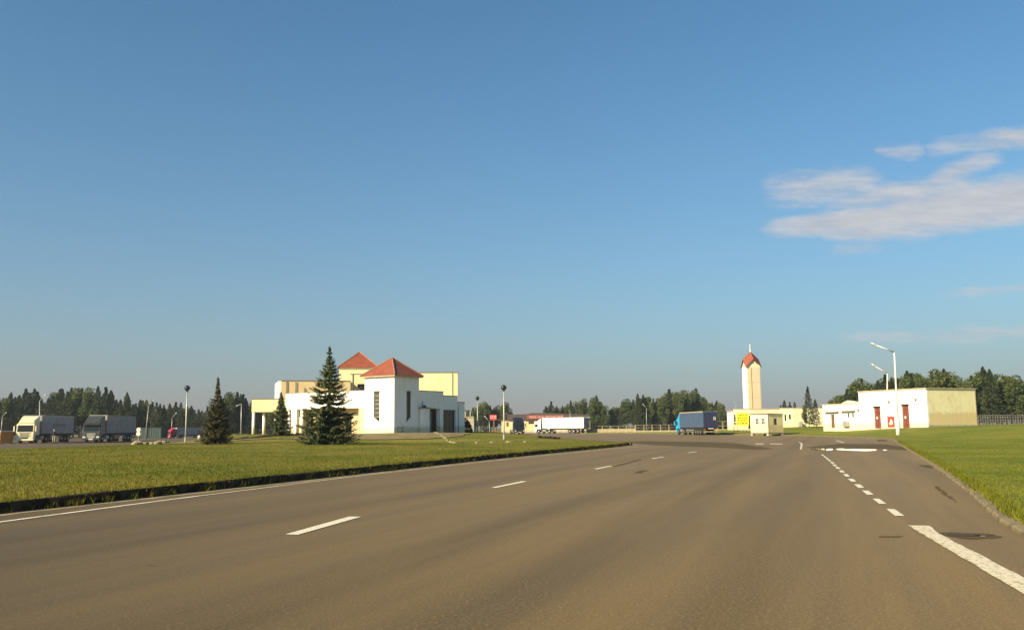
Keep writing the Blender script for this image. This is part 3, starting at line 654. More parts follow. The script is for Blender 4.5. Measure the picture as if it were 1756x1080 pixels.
# upper storey, left
aL = R(-18); oL = at(482, 700, 122); FL = frame_uv((oL.x, oL.y, 0), aL); wL = hit((oL.x, oL.y), (math.cos(aL), -math.sin(aL)), 600)
MB(FL).box(0, wL, 0, 8, 2.0, 8.0).build('upper_storey', 'ochre', st); MB(FL).box(-.06, wL + .06, -.06, 8.06, 8.0, 8.1).build('parapet_cap', 'flashing', st)  # ochre tone carries the dimmer sun on this front
MB(FL).box(-.36, -.002, 0, 8, 2.0, 7.99).build('wall', 'white', st)  # white slab colours in the sun on the left side
for px, zt in ((489.5, 8.0), (505.5, 7.9), (520.5, 7.1)):
    x = hit((oL.x, oL.y), (math.cos(aL), -math.sin(aL)), px); MB(FL).tube([(x, -.1, 5.5), (x, -.1, zt)], .055, 8).build('drain_pipe', 'flashing', st)
MB(FL).add([(wL + .01, -.01, 5.9), (wL + 1.6, 1.2, 5.9), (wL + 1.6, 1.2, 6.9), (wL + .01, -.01, 7.98), (wL + .01, .2, 5.9), (wL + 1.6, 1.4, 5.9), (wL + 1.6, 1.4, 6.9), (wL + .01, .2, 7.98)], [(0, 1, 2, 3), (7, 6, 5, 4), (0, 3, 7, 4), (1, 5, 6, 2), (3, 2, 6, 7), (0, 4, 5, 1)]).build('stair_wall', 'concrete', st)
# rear turret
oT = at(580.5, 700, 131); aT = R(-6); FT = frame_uv((oT.x, oT.y, 0), aT); wT = hit((oT.x, oT.y), (math.cos(aT), -math.sin(aT)), 646)
h0 = hit((oT.x, oT.y), (math.cos(aT), -math.sin(aT)), 612); h1 = hit((oT.x, oT.y), (math.cos(aT), -math.sin(aT)), 627)
wall(MB(FT), 0, wT, 1.5, 10.1, .3, [(h0, h1, 6.95, 7.95)]).build('wall', 'yellow', st); MB(FT).box(0, .3, .302, wT, 1.5, 10.1).build('wall', 'white', st); MB(FT).box(wT - .3, wT, .302, wT, 1.5, 10.1).build('wall', 'yellow', st); MB(FT).box(.302, wT - .302, wT - .3, wT, 1.5, 10.1).build('wall', 'yellow', st)  # left side coloured white for full sun, the rest yellow for less
window(st, FT, h0, h1, 6.95, 7.95, .12, 1, 2, 'glass', 'darkframe', 'window', .07)
MB(FT).box(wT * .3, wT, -.05, -.002, 9.32, 9.42).build('string_course', 'flashing', st); MB(FT).tube([(wT * .36, -.07, 7.6), (wT * .36, -.07, 9.4)], .05, 8).build('drain_pipe', 'flashing', st)
MB(FT).box(-.12, wT + .12, -.12, wT + .12, 10.1, 10.3).build('eaves_board', 'trim', st)
rf = pyramid(MB(FT), 0, wT, 0, wT, 10.302, 12.75, .22).build('roof', 'redroof', st); hips(rf, FT, 0, wT, 0, wT, 10.3, 12.75, .22)
# upper storey, right
oR = at(719, 700, 120); aR = R(-3); FR = frame_uv((oR.x, oR.y, 0), aR); wR = hit((oR.x, oR.y), (math.cos(aR), -math.sin(aR)), 785)
MB(FR).box(-3.5, wR, 0, 5, 2.0, 8.75).build('upper_storey', 'yellow', st); MB(FR).box(-3.55, wR + .05, -.05, 5.05, 8.75, 8.86).build('parapet_cap', 'flashing', st)
MB(FR).tube([(wR - .7, -.06, 5.2), (wR - .7, -.06, 8.7)], .04, 8).build('drain_pipe', 'trim', st)
# canopy on columns, left end
oC = at(431.5, 700, 120); FC = frame_uv((oC.x, oC.y, 0), R(-2)); wC = 6.0
MB(FC).box(0, wC, 0, 4.5, 3.88, 5.5).build('canopy', 'yellow', st); MB(FC).box(-.05, wC, -.05, 4.55, 5.5, 5.6).build('parapet_cap', 'flashing', st)
MB(FC).tube([(.22, .25, .3), (.22, .25, 3.878)], .19, 12).build('column', 'white', st, True); MB(FC).tube([(-.25 + .95, 4.0, .3), (-.25 + .95, 4.0, 3.878)], .19, 12).build('column', 'white', st, True)
# added board, its stripes standing in for a sunlit spot in the recess
p = FB @ Vector((6.15, .55, 1.0)); sb = empty('sun_spot_board', (p.x, p.y, .98), -R(-57)); tag(sb, 'added pale board with dark slanting stripes, standing in for a sunlit spot in the porch recess', 'board')
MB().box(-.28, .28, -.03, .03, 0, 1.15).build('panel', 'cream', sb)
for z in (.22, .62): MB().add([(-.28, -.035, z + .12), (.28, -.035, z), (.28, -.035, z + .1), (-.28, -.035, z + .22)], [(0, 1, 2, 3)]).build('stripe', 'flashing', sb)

# ------------------------------------------------------------------ service buildings on the right
oS = (53.1, 118.0); dS = Vector((-.40, .915)).normalized(); nS = math.atan2(.915, .40)
FS = frame_uv((oS[0], oS[1], 0), nS)                     # x runs from the far end (negative) to the corner at 0, y into the building
tS = lambda px: -hit(oS, dS, px)
sv = empty('service_building'); tag(sv, 'tall white flat-roofed block with red-brown doors and a stained end wall coloured yellow for its weaker sun', 'building')
xB = tS(1475)
doors = [(tS(1500), tS(1511), .95, 3.9), (tS(1548), tS(1560), .95, 4.05)]
wall(MB(FS), xB, 0, .7, 6.0, .3, doors).build('wall', 'white', sv)
for d in doors:
    dd = MB(FS).box(d[0] + .02, d[1] - .02, .12, .18, d[2], d[3] - .02).build('door', 'reddoor', sv)
    MB(FS).box((d[0] + d[1]) / 2 - .02, (d[0] + d[1]) / 2 + .02, .105, .118, d[2], d[3] - .04).build('leaf_joint', 'black', dd); MB(FS).box((d[0] + d[1]) / 2 - .28, (d[0] + d[1]) / 2 - .02, .1, .117, d[2] + 1.3, d[2] + 1.6).build('notice', 'offwhite', dd)
    MB(FS).box(d[0] - .15, d[1] + .15, -.5, -.002, .75, d[2] - .03).build('doorstep', 'concrete', sv); MB(FS).box(d[0] - .1, d[1] + .1, -.25, -.002, d[3] + .02, d[3] + .1).build('door_hood', 'flashing', sv)
for px, z in ((1527, 4.35), (1573.5, 4.5)):
    x = tS(px); MB(FS).box(x - .12, x + .12, -.18, -.002, z, z + .3).build('wall_lamp', 'flashing', sv)
FE = frame_uv((oS[0], oS[1], 0), nS - math.pi / 2); wE = hit(oS, (dS.y, -dS.x), 1676)
MB(FE).box(.302, wE, 0, .3, .7, 6.0).build('end_wall', 'stained', sv)['label'] = 'stained end wall coloured yellow for its weaker sun'
MB(FE).box(.302, wE, -xB - .3, -xB, .7, 6.0).build('wall', 'white', sv); MB(FE).box(wE - .3, wE, .302, -xB - .302, .7, 6.0).build('wall', 'white', sv)
MB(FE).box(-.12, wE + .12, -.12, -xB + .12, 6.0, 6.14).build('roof_slab', 'trim', sv); MB(FE).box(0.01, wE, -.05, -.002, .75, 1.35).build('plinth', 'concrete', sv)
MB(FE).tube([(wE - .1, -.08, 1.0), (wE - .1, -.08, 6.0)], .05, 8).build('drain_pipe', 'flashing', sv)
sa = empty('service_annex'); tag(sa, 'low white annex with narrow door and thin ledges beside the tall white block', 'building')
xA = tS(1412)
da = (tS(1425.5), tS(1431.5), 1.05, 3.0)
ws = [(tS(px) - .17, tS(px) + .17, 2.5, 3.1) for px in (1456, 1463.5)]
wall(MB(FS), xA, xB - .002, .6, 4.4, .3, [da] + ws).build('wall', 'white', sa)
MB(FS).box(da[0] + .02, da[1] - .02, .1, .16, da[2], da[3] - .02).build('door', 'browndoor', sa)
for w_ in ws: window(sa, FS, *w_, y=.1, nx=1, nz=2, glass='glass', frame='darkframe', bar=.04)
MB(FS).box(xA, xB - .002, 6.0, 6.3, .6, 4.4).build('wall', 'white', sa); MB(FS).box(xA, xA + .3, .302, 5.998, .6, 4.4).build('wall', 'cream', sa)
MB(FS).box(xA - .1, xB - .002, -.1, 6.4, 4.4, 4.52).build('roof_slab', 'trim', sa)
for a, b, z in ((1417, 1440, 3.28), (1445, 1468, 3.36), (1472.5, 1476.5, 3.5)):
    MB(FS).box(tS(a), min(tS(b), xB - .01), -.45, -.002, z, z + .12).build('ledge', 'flashing', sa)
MB(FS).prism([(tS(1438), 4.52), (tS(1450), 4.95), (tS(1475) - .3, 4.62), (tS(1475) - .3, 4.52)], .6, 1.0, 'y').build('roof_upstand', 'cream', sa)
x = tS(1453); MB(FS).box(x - .5, x + .5, -.45, -.002, 1.25, 2.0).build('air_unit', 'galv', sa)
rb = at(1528, 731, 116); cab_ = empty('red_cabinet', (rb.x, rb.y, 1.12), -nS + R(38)); tag(cab_, 'red enamel cabinet with white emblem standing before the white wall, between two lamp posts', 'cabinet')
MB().box(-.4, .4, 0, .5, 0, 1.3).build('body', 'redbox', cab_, bevel=.03); MB().box(-.43, .43, -.03, .53, 1.302, 1.37).build('lid', 'redbox', cab_)
MB().prism([(-.2, .35), (.18, .35), (.24, .5), (.2, .78), (.05, 1.05), (-.05, .98), (-.02, .8), (-.2, .6)], -.012, -.003, 'y').build('emblem', 'offwhite', cab_); MB().prism([(-.03, .48), (.07, .48), (.02, .75)], -.018, -.013, 'y').build('emblem_flame', 'redbox', cab_)

# ------------------------------------------------------------------ watch tower, low building, kiosk, yellow board
tw = empty('hose_tower'); tag(tw, 'slender peach tower, sun coloured white into its left side, with red gabled cap and mast', 'tower')
oW = at(1283.5, 700, 190); aW = R(13 + 22); FW = frame_uv((oW.x, oW.y, 0), aW)
# corner toward the viewer; left wall is coloured white for the sun on it, right face is the peach panelled one
wl = .0; FWl = frame_uv((oW.x, oW.y, 0), R(84)); FWr = frame_uv((oW.x, oW.y, 0), R(-6))
wRgt = hit((oW.x, oW.y), (math.cos(R(6)), math.sin(R(6))), 1307.5)
ss = wRgt
wz = 13.6
slots = [(-wz_ * .62 * 0 - ss * .62, -ss * .62 + .35, z, z + .75) for wz_, z in ((1, 12.0), (1, 9.6), (1, 7.2), (1, 4.8))]
wall(MB(FWl), -ss, 0, .8, wz, .3, slots).build('wall', 'white', tw)
for s_ in slots: window(tw, FWl, *s_, y=.12, nx=1, nz=1, glass='glass', frame='darkframe', name='slit_window', bar=.04)
MB(FWr).box(.302, ss, 0, .3, .8, wz).build('wall', 'peach', tw); MB(FWr).box(ss - .3, ss, .302, ss, .8, wz).build('wall', 'peach', tw); MB(FWr).box(.302, ss - .302, ss - .3, ss, .8, wz).build('wall', 'peach', tw)
for z0_, z1_ in ((1.0, 4.0), (4.06, 7.2), (7.26, 10.4), (10.46, 13.3)):
    MB(FWr).box(.1, ss * .30, -.05, -.002, z0_, z1_).build('panel', 'ochre', tw); MB(FWr).box(ss * .33, ss - .12, -.05, -.002, z0_, z1_).build('panel', 'peach', tw)
MB(FWr).tube([(ss * .315, -.07, 1), (ss * .315, -.07, 13.4)], .05, 6).build('down_pipe', 'flashing', tw)
# four gables meeting in a cross roof
c2 = ss / 2; zt = wz + 1.45; ap = 16.75
for k in range(4):
    Mk = FWr @ Matrix.Translation((c2, c2, 0)) @ Matrix.Rotation(k * math.pi / 2, 4, 'Z')
    MB(Mk).add([(-c2, -c2, wz), (c2, -c2, wz), (0, -c2, zt), (-c2, -c2 + .3, wz), (c2, -c2 + .3, wz), (0, -c2 + .3, zt)], [(0, 1, 2), (5, 4, 3), (0, 3, 4, 1), (1, 4, 5, 2), (2, 5, 3, 0)]).build('gable', 'cream', tw)
    MB(Mk).prism([(-.32, zt - .72), (.32, zt - .72), (0, zt - .38)], -c2 - .02, -c2 - .003, 'y').build('gable_vent', 'flashing', tw)
    e = .28
    MB(Mk).add([(-c2 - e, -c2 - e, wz - .25), (0, -c2 - e, zt + .1), (c2 + e, -c2 - e, wz - .25), (0, 0, ap), (-c2 - e, -c2 - e, wz - .1), (0, -c2 - e, zt + .3), (c2 + e, -c2 - e, wz - .1), (0, 0, ap + .18)],
               [(4, 5, 7), (5, 6, 7), (0, 3, 1), (1, 3, 2), (0, 1, 5, 4), (1, 2, 6, 5), (0, 4, 7, 3), (2, 3, 7, 6)]).build('roof', 'redroof', tw)
MB(FWr).tube([(c2, c2, ap), (c2, c2, ap + 1.7)], [.14, .11], 8).build('mast', 'whitepole', tw)
lo = empty('low_building'); tag(lo, 'long low cream flat-roofed building at the foot of the peach tower', 'building')
oK = at(1259, 715, 172); aK = R(6); FK = frame_uv((oK.x, oK.y, 0), aK); kx = lambda px: hit((oK.x, oK.y), (math.cos(aK), -math.sin(aK)), px)
segs = [(1259, 1288, 'cream', 4.55), (1288, 1338, 'peach', 4.5), (1338, 1361, 'cream', 4.62), (1361, 1376, 'peach', 4.6), (1376, 1412, 'cream', 4.58)]
for a, b, mm, z in segs:
    xa, xb = kx(a) + .002, kx(b) - .002; hs = []
    if (a, b) == (1338, 1361): hs = [(kx(1346) , kx(1349), 2.3, 3.5), (kx(1353.5), kx(1357), 2.6, 3.5)]
    if (a, b) == (1259, 1288): hs = [(kx(1283.5), kx(1287), .9, 3.4)]
    wall(MB(FK), xa, xb, .7, z, .3, hs).build('wall', mm, lo)
    for k in hs: window(lo, FK, *k, y=.12, nx=1, nz=2, glass='glass', frame='darkframe', name='door' if k[2] < 1 else 'window')
    MB(FK).box(xa, xb, .302, 10, z - .4, z - .1).build('flat_roof', 'concrete', lo); MB(FK).box(xa - .001, xb + .001, -.08, .4, z + .002, z + .12).build('parapet_cap', 'trim', lo)
MB(FK).box(kx(1259), kx(1259) + .3, .302, 10, .7, 4.1).build('wall', 'white', lo)
MB(FK).box(kx(1369), kx(1374), -1.0, -.1, .8, 2.1).build('meter_box', 'galv', lo)
# cream cabin
kp = at(1318, 746, 134.5); ki = empty('cabin', (kp.x, kp.y, .12), 0); tag(ki, 'small cream portable cabin on blocks at the far kerb, tilted flat roof', 'cabin')
Ka = frame_uv((0, 0), R(16 + 43)); Kb = frame_uv((0, 0), R(16 - 47)); zl = .35
ll = 3.5; lr = 3.1
hk = [(-ll * .72, -ll * .52, 1.55, 2.45), (-ll * .38, -ll * .18, 1.55, 2.45)]; hb = [(lr * .40, lr * .60, 1.45, 2.4)]
wall(MB(Ka), -ll, 0, zl, 3.02, .12, hk).build('wall', 'cream', ki); wall(MB(Kb), .122, lr, zl, 3.02, .12, hb).build('wall', 'yellow', ki)  # right wall coloured yellower for its weaker sun
MB(Kb).box(lr - .12, lr, .122, ll, zl, 3.0).build('wall', 'cream', ki); MB(Kb).box(.122, lr - .122, ll - .12, ll, zl, 3.0).build('wall', 'cream', ki)
for k in hk: window(ki, Ka, *k, y=.03, nx=2, nz=2, glass='winglass', frame='offwhite', bar=.05)
window(ki, Kb, *hb[0], y=.03, nx=1, nz=1, glass='glass', frame='browndoor', bar=.07)
for q in (hk[0], hk[1]):
    MB(Ka).box(q[0] + .05, q[0] + .3, -.012, -.003, 1.0, 1.4).build('notice', 'offwhite', ki)
MB(Kb).prism([(-.12, 3.021), (lr + .12, 3.021), (lr + .12, 3.08), (-.12, 3.14)], -.12, ll + .12, 'y').build('roof', 'flashing', ki)
MB(Kb).box(.003, .1, -.02, -.002, zl, 3.02).build('corner_trim', 'flashing', ki); MB(Kb).box(lr * .33, lr * .36, -.015, -.002, zl, 3.0).build('panel_joint', 'trim', ki)
MB(Kb).box(0, lr, 0, ll, zl - .14, zl - .002).build('sill_beam', 'flashing', ki)
for x_, y_ in ((.2, .2), (lr - .2, .2), (.2, ll - .2), (lr - .2, ll - .2)): MB(Kb).box(x_ - .2, x_ + .2, y_ - .2, y_ + .2, -.1, zl - .142).build('support_block', 'concrete', ki)
# yellow notice board
yb = empty('notice_board'); tag(yb, 'large yellow notice board with rows of print on short posts', 'notice board')
oY = at(1256.5, 720, 160); aY = R(14); FY = frame_uv((oY.x, oY.y, 0), aY); yx = lambda px: hit((oY.x, oY.y), (math.cos(aY), -math.sin(aY)), px)
yz = lambda py: zat(1270, py, 160); W_ = yx(1284.5)
MB(FY).box(0, W_, 0, .12, yz(729), yz(708)).build('panel', 'yellowsign', yb); MB(FY).box(.03, yx(1263.5), -.02, -.002, yz(728.6), yz(708.4)).build('side_panel', 'cream', yb)
for k in range(5): x_ = W_ * (.06 + .22 * k); MB(FY).box(x_ - .06, x_ + .06, .02, .1, .6, yz(729) - .002).build('post', 'galv', yb)
for j in range(4):
    z = yz(711.5 + j * 4.6)
    xx = yx(1265.2)
    while xx < W_ - .35:
        l = random.uniform(.16, .42); MB(FY).box(xx, min(xx + l, W_ - .15), -.012, -.003, z - .13, z + .13).build('print_word', 'signink', yb); xx += l + random.uniform(.08, .2)
for j, z in enumerate((712, 715.4, 718, 721.2, 725.8)):
    zz = yz(z); MB(FY).lathe([(.0, 0), (.2, 0), (.2, .012), (0, .012)], 5 + j, (0, 0, 0)) and MB(FY @ Matrix.Translation(((yx(1260.5)), -.021, zz)) @ Matrix.Rotation(math.pi / 2, 4, 'X')).lathe([(.19, 0), (.19, .012)], 5 + j).build('symbol', 'blackink', yb)
MB(FY).box(yx(1263.2), yx(1264.4), -.035, -.022, yz(727.6), yz(724.5)).build('symbol', 'blackink', yb)

# ------------------------------------------------------------------ shop with red fascia
sh = empty('shop_building'); tag(sh, 'long brown-roofed shop with red fascia lettering behind the white lorry', 'shop')
oP = at(860, 730, 268); aP = R(3); FP = frame_uv((oP.x, oP.y, 0), aP); qx = lambda px: hit((oP.x, oP.y), (math.cos(aP), -math.sin(aP)), px)
hs = [(qx(868.5), qx(872.5), 1.9, 3.2), (qx(906.5), qx(916), 2.55, 3.35), (qx(925), qx(950), 1.2, 3.3)]
wall(MB(FP), 0, qx(1012), .0, 3.7, .3, hs).build('wall', 'ochre', sh)
for k in hs: window(sh, FP, *k, y=.1, nx=3, nz=1, glass='glass', frame='frame')
MB(FP).box(0, qx(1012), -.9, -.3, 0, .5).build('ramp', 'concrete', sh)
for px in (901, 919, 962): MB(FP).box(qx(px) - .12, qx(px) + .12, -.14, -.002, .5, 3.69).build('pilaster', 'cream', sh)
rp = [(qx(870), 3.72), (qx(1012), 3.72), (qx(1012), 5.1), (qx(985), 5.3), (qx(934), 5.75), (qx(912), 5.75), (qx(904), 5.45), (qx(870), 5.35)]
MB(FP).prism(rp, -.5, 9, 'y').build('roof', 'brownroof', sh); MB(FP).box(-1.2, qx(870) - .002, -.3, 9, 3.72, 4.0).build('roof_slab', 'brownroof', sh)
fs_ = MB(FP).box(qx(904), qx(968), -.66, -.502, 3.95, 5.1).build('fascia_sign', 'redfascia', sh)
xm = (qx(907) + qx(966)) / 2
text_mesh('lettering', 'TRAVEL VALUE  DISCOUNT SHOP', 1.0, 'pink', fs_, FP @ Matrix.Translation((xm, -.68, 4.2)), qx(965) - qx(907.5))
rs = empty('red_sign'); tag(rs, 'red sign panel on dark post left of the black lorry', 'sign')
p = at(846, 740, 225); FQ = frame_uv((p.x, p.y, 0), R(2))
MB(FQ).box(-.85, .8, 0, .2, zat(846, 720, 225), zat(846, 711, 225)).build('panel', 'redsign', rs); MB(FQ).box(-.05, .3, .02, .18, -.1, zat(846, 720, 225) - .002).build('post', 'browndoor', rs)
for zz in (712.6, 715.4):
    for x_ in (-.66, -.3, .1, .45): MB(FQ).box(x_, x_ + .24, -.02, -.003, zat(846, zz + 1.6, 225), zat(846, zz, 225)).build('print_mark', 'pink', rs)
for i, px in enumerate((846.2, 849.6, 853)):
    p = at(px, 741, 230); o = MB().prism([(-.28, 0), (.28, 0), (.2, .35), (.14, .95), (-.14, .95), (-.2, .35)], -.22, .22, 'y').build('barrier_block', pmat('orange_barrier', (.42, .13, .07), (.3, .09, .05), 2, .7), None, bevel=.03)
    o.location = (p.x, p.y, 0); tag(o, ['leftmost', 'middle', 'rightmost'][i] + ' of three orange-red barrier blocks under the red sign', 'barrier', 'barrier blocks under the red sign')
bt = empty('booth'); tag(bt, 'small beige booth with two white roof poles behind the round shrub', 'booth')
p = at(803, 738, 175); FB2 = frame_uv((p.x, p.y, 0), R(4)); bz = lambda py: zat(803, py, 175)
MB(FB2).box(-1.15, 1.05, 0, 2.2, .3, bz(716)).build('wall', 'concrete', bt); MB(FB2).box(-1.3, 1.1, -.1, 2.3, bz(716) + .002, bz(714)).build('roof_slab', 'stone', bt); MB(FB2).box(-1.0, 1.0, .1, 2.0, -.1, .298).build('base', 'flashing', bt)
for x_ in (-.6, .35): MB(FB2).tube([(x_, .3, bz(714)), (x_, .3, bz(705))], .06, 6).build('roof_pole', 'whitepole', bt)
bw = empty('low_barrier'); tag(bw, 'long low white barrier rail beside the beige booth', 'barrier')
p = at(808, 740, 180); q = at(836, 740, 180)
MB().box(p.x, q.x, p.y, p.y + .2, .55, .8).build('rail', 'stone', bw)
for k in range(5): x_ = p.x + (q.x - p.x) * (.05 + .225 * k); MB().box(x_ - .08, x_ + .08, p.y + .02, p.y + .18, -.1, .548).build('post', 'concrete', bw)

# ------------------------------------------------------------------ fences
def fence(name, label, A, B, n, base, post_h, wall_h, z0, mat='stone', rails=(.9,), panels=True, pw=.18):
    root = empty(name); tag(root, label, 'fence'); A, B = Vector((A[0], A[1], 0)), Vector((B[0], B[1], 0)); d = (B - A); L = d.length; ang = math.atan2(d.y, d.x)
    Mx = Matrix.Translation((A.x, A.y, z0)) @ Matrix.Rotation(ang, 4, 'Z'); st_ = L / n; pm = None; wm = None
    for k in range(n + 1):
        o = link(bpy.data.objects.new('post', pm), root) if pm else MB().box(-pw / 2, pw / 2, -pw / 2, pw / 2, -.4, post_h).build('post', mat, root); pm = o.data
        o.matrix_world = Mx @ Matrix.Translation((k * st_, 0, 0)) @ Matrix.Rotation(random.uniform(-.03, .03), 4, 'Y')
        if k < n and wall_h:
            o = link(bpy.data.objects.new('panel', wm), root) if wm else MB().box(pw / 2 + .01, st_ - pw / 2 - .01, -.06, .06, -.4, wall_h).build('panel', base, root); wm = o.data
            o.matrix_world = Mx @ Matrix.Translation((k * st_, 0, random.uniform(-.02, .02)))
    for r in rails: MB(Mx).tube([(0, -.1, post_h * r), (L, -.1, post_h * r)], .035, 5).build('rail', mat, root)
    return root
fp = lambda px, Y: (slope(px) * Y, Y)
fence('fence', 'cream panel wall with short posts and rail right of the white lorry', fp(1006, 236), fp(1089, 228), 6, 'stone', 1.7, .95, .1, rails=(.97,))
fence('fence', 'low white kerb wall with tall open posts left of the blue lorry', fp(1090, 227), fp(1162, 222), 5, 'stone', 1.8, .45, .15, rails=(.97, .6))
fence('fence', 'low white wall with posts right of the blue lorry', fp(1222, 205), fp(1258, 200), 4, 'stone', 2.1, .35, .45, rails=(.98, .5))
fence('fence', 'wire fence with thin pale posts right of the stained end wall', fp(1670, 150), fp(1800, 142), 30, 'stone', 1.7, 0, 1.15, 'greypost', (.97, .75, .5, .28, .1), False, .07)

# ------------------------------------------------------------------ lorries
def wheel(root, x, y, r=.5, w=.3):
    t = MB().lathe([(r * .62, -w / 2), (r * .95, -w / 2), (r, -w * .36), (r, w * .36), (r * .95, w / 2), (r * .62, w / 2)], 18, (0, 0, 0), 'x').build('wheel', 'rubber', root, True)
    MB().lathe([(r * .3, -w / 2 - .02), (r * .62, -w / 2 + .02), (r * .62, w / 2 - .02), (r * .3, w / 2 + .02)], 14, (0, 0, 0), 'x').build('rim', 'rim', t)
    t.location = (x, y, r); return t
def lorry(name, label, loc, heading, cabc, trailc, dark_front=False, trailer=True, grille='black', rear=None, deflect=True, rails='trim', scale=1.0, visor=None, side_mark=None, stance='lorry'):
    """front at y = 0, body runs to -y; x across"""
    hv = Vector(heading[:2]).normalized(); rz = math.atan2(-hv.x, hv.y)
    root = empty(name, (loc[0], loc[1], loc[2] if len(loc) > 2 else .004), rz); root.scale = (scale,) * 3; tag(root, label, 'lorry')
    # cab: side profile with a raked screen, then a roof spoiler behind it
    prof = [(0.0, .42), (.02, 1.15), (-.03, 1.55), (-.2, 2.6), (-.32, 2.78), (-2.1, 2.82), (-2.15, .95), (-1.9, .95), (-1.86, 1.05), (-1.1, 1.08), (-.72, .95), (-.62, .42)]
    cab = MB().prism(prof, -1.22, 1.22, 'x').build('cab', cabc, root, bevel=.06)
    if deflect:
        MB().add([(-1.1, -.35, 2.82), (1.1, -.35, 2.82), (1.2, -2.12, 2.82), (-1.2, -2.12, 2.82), (-.95, -.7, 3.2), (.95, -.7, 3.2), (1.18, -2.12, 3.85), (-1.18, -2.12, 3.85)], [(3, 2, 1, 0), (4, 5, 6, 7), (0, 1, 5, 4), (1, 2, 6, 5), (2, 3, 7, 6), (3, 0, 4, 7)]).build('roof_spoiler', cabc, root, bevel=.05)
    MB().add([(-1.05, -.022, 1.62), (1.05, -.022, 1.62), (1.0, -.168, 2.52), (-1.0, -.168, 2.52), (-1.05, .0, 1.62), (1.05, .0, 1.62), (1.0, -.146, 2.52), (-1.0, -.146, 2.52)], [(0, 1, 2, 3), (7, 6, 5, 4), (0, 4, 5, 1), (1, 5, 6, 2), (2, 6, 7, 3), (3, 7, 4, 0)]).build('windscreen', 'glass', root)
    if visor: MB().prism([(-.12, 2.5), (.16, 2.42), (.18, 2.5), (-.16, 2.72)], -1.15, 1.15, 'x').build('sun_visor', visor, root)
    MB().prism([(-.35, .62), (.35, .62), (.55, .8), (.62, 1.3), (-.62, 1.3), (-.55, .8)], .022, .04, 'y').build('grille', grille, root)
    for z in (.85, 1.0, 1.15, 1.42): MB().box(-.8, .8, .025, .055, z, z + .05).build('grille_bar', cabc if z < 1.3 else 'black', root)
    MB().box(-1.23, 1.23, -.25, .09, .33, .58).build('bumper', cabc if not dark_front else 'chassis', root, bevel=.04)
    for s in (-1, 1):
        MB().box(s * .95 - .2, s * .95 + .2, .03, .06, .66, .86).build('headlight', 'lens', root)
        MB().box(s * 1.225 - .01, s * 1.225 + .01, -1.15, -.25, 1.65, 2.4).build('side_window', 'glass', root)
        mr = MB().box(s * 1.46 - .1, s * 1.46 + .1, -.16, .02, 1.62, 2.42).build('mirror', 'black' if dark_front else cabc, root, bevel=.03); MB().tube([(s * 1.2, -.1, 2.3), (s * 1.45, -.08, 2.3)], .03, 6).build('mirror_arm', 'black', mr)
        MB().prism([(-1.9, .95), (-1.82, 1.18), (-1.0, 1.18), (-.75, .95), (-.82, .95), (-1.05, 1.1), (-1.78, 1.1), (-1.84, .95)], s * 1.22 if s > 0 else -1.27, 1.27 if s > 0 else -1.22, 'x').build('wheel_arch', 'black', root)
        wheel(root, s * 1.03, -1.38); wheel(root, s * .95, -4.95, .5, .5)
        MB().lathe([(.26, -3.9), (.33, -3.84), (.33, -2.6), (.26, -2.54)], 12, (0, 0, 0)) if False else MB().box(s * 1.0 - .24, s * 1.0 + .24, -3.95, -2.55, .45, 1.0).build('fuel_tank', 'rim', root, bevel=.08)
    MB().box(-.3, .3, .092, .1, .4, .52).build('number_plate', 'offwhite', root)
    MB().box(-.45, .45, -6.0, -.5, .6, .94).build('chassis', 'chassis', root)
    MB().box(-1.05, 1.05, -2.3, -2.18, 1.0, 2.4).build('cab_rear', 'black', root)
    if trailer:
        y1, y0 = -2.75, -16.35
        bd = MB().box(-1.27, 1.27, y0, y1, 1.22, 3.95).build('trailer_body', trailc, root, bevel=.025)
        for s in (-1, 1):
            MB().box(s * 1.28 - .02, s * 1.28 + .02, y0, y1, 3.84, 3.99).build('top_rail', rails, bd); MB().box(s * 1.28 - .015, s * 1.28 + .015, y0, y1, 1.2, 1.32).build('bottom_rail', 'chassis', bd)
            for y in (-12.6, -13.9, -15.2): wheel(root, s * .98, y + .9, .5, .36)
            MB().box(s * 1.2 - .02, s * 1.2 + .02, -11.0, -6.4, .5, .62).build('side_guard', 'galv', root); MB().box(s * 1.2 - .02, s * 1.2 + .02, -11.0, -6.4, .8, .92).build('side_guard', 'galv', root)
            MB().box(s * 1.0 - .16, s * 1.0 + .16, y0 - .035, y0 - .003, .98, 1.12).build('tail_light', 'redsign', root)
        if side_mark:
            for s in (-1, 1):
                yy = -7.2
                for l in side_mark: MB().box(s * 1.277 - .004, s * 1.277 + .004, yy - l, yy, 2.35, 2.75).build('side_print', 'flashing', bd); yy -= l + .22
        MB().box(-1.1, 1.1, -15.9, -5.2, .95, 1.2).build('trailer_frame', 'chassis', root)
        MB().box(-1.2, 1.2, y0 - .03, y0 + .1, .48, .66).build('underrun_bar', 'stone', root)
        dr = rear or trailc
        for s in (-1, 1):
            d_ = MB().box(min(s * .02, s * 1.22), max(s * .02, s * 1.22), y0 - .04, y0 - .002, 1.3, 3.8).build('rear_door', dr, root)
            for x_ in (.3, .8): MB().tube([(s * x_, y0 - .06, 1.25), (s * x_, y0 - .06, 3.85)], .022, 6).build('lock_rod', 'chassis', d_)
        for s in (-1, 1): MB().box(s * .12 - .06 + .7, s * .12 + .06 + .7, y0 - .075, y0 - .065, 2.5, 3.05).build('marker_panel', 'offwhite', root)
        MB().box(-.5, .5, y0 - .05, y0 - .045, 1.02, 1.14).build('number_plate', 'offwhite', root)
    else:
        MB().box(-1.1, 1.1, -6.2, -2.4, .9, 1.02).build('deck', 'chassis', root)
    return root
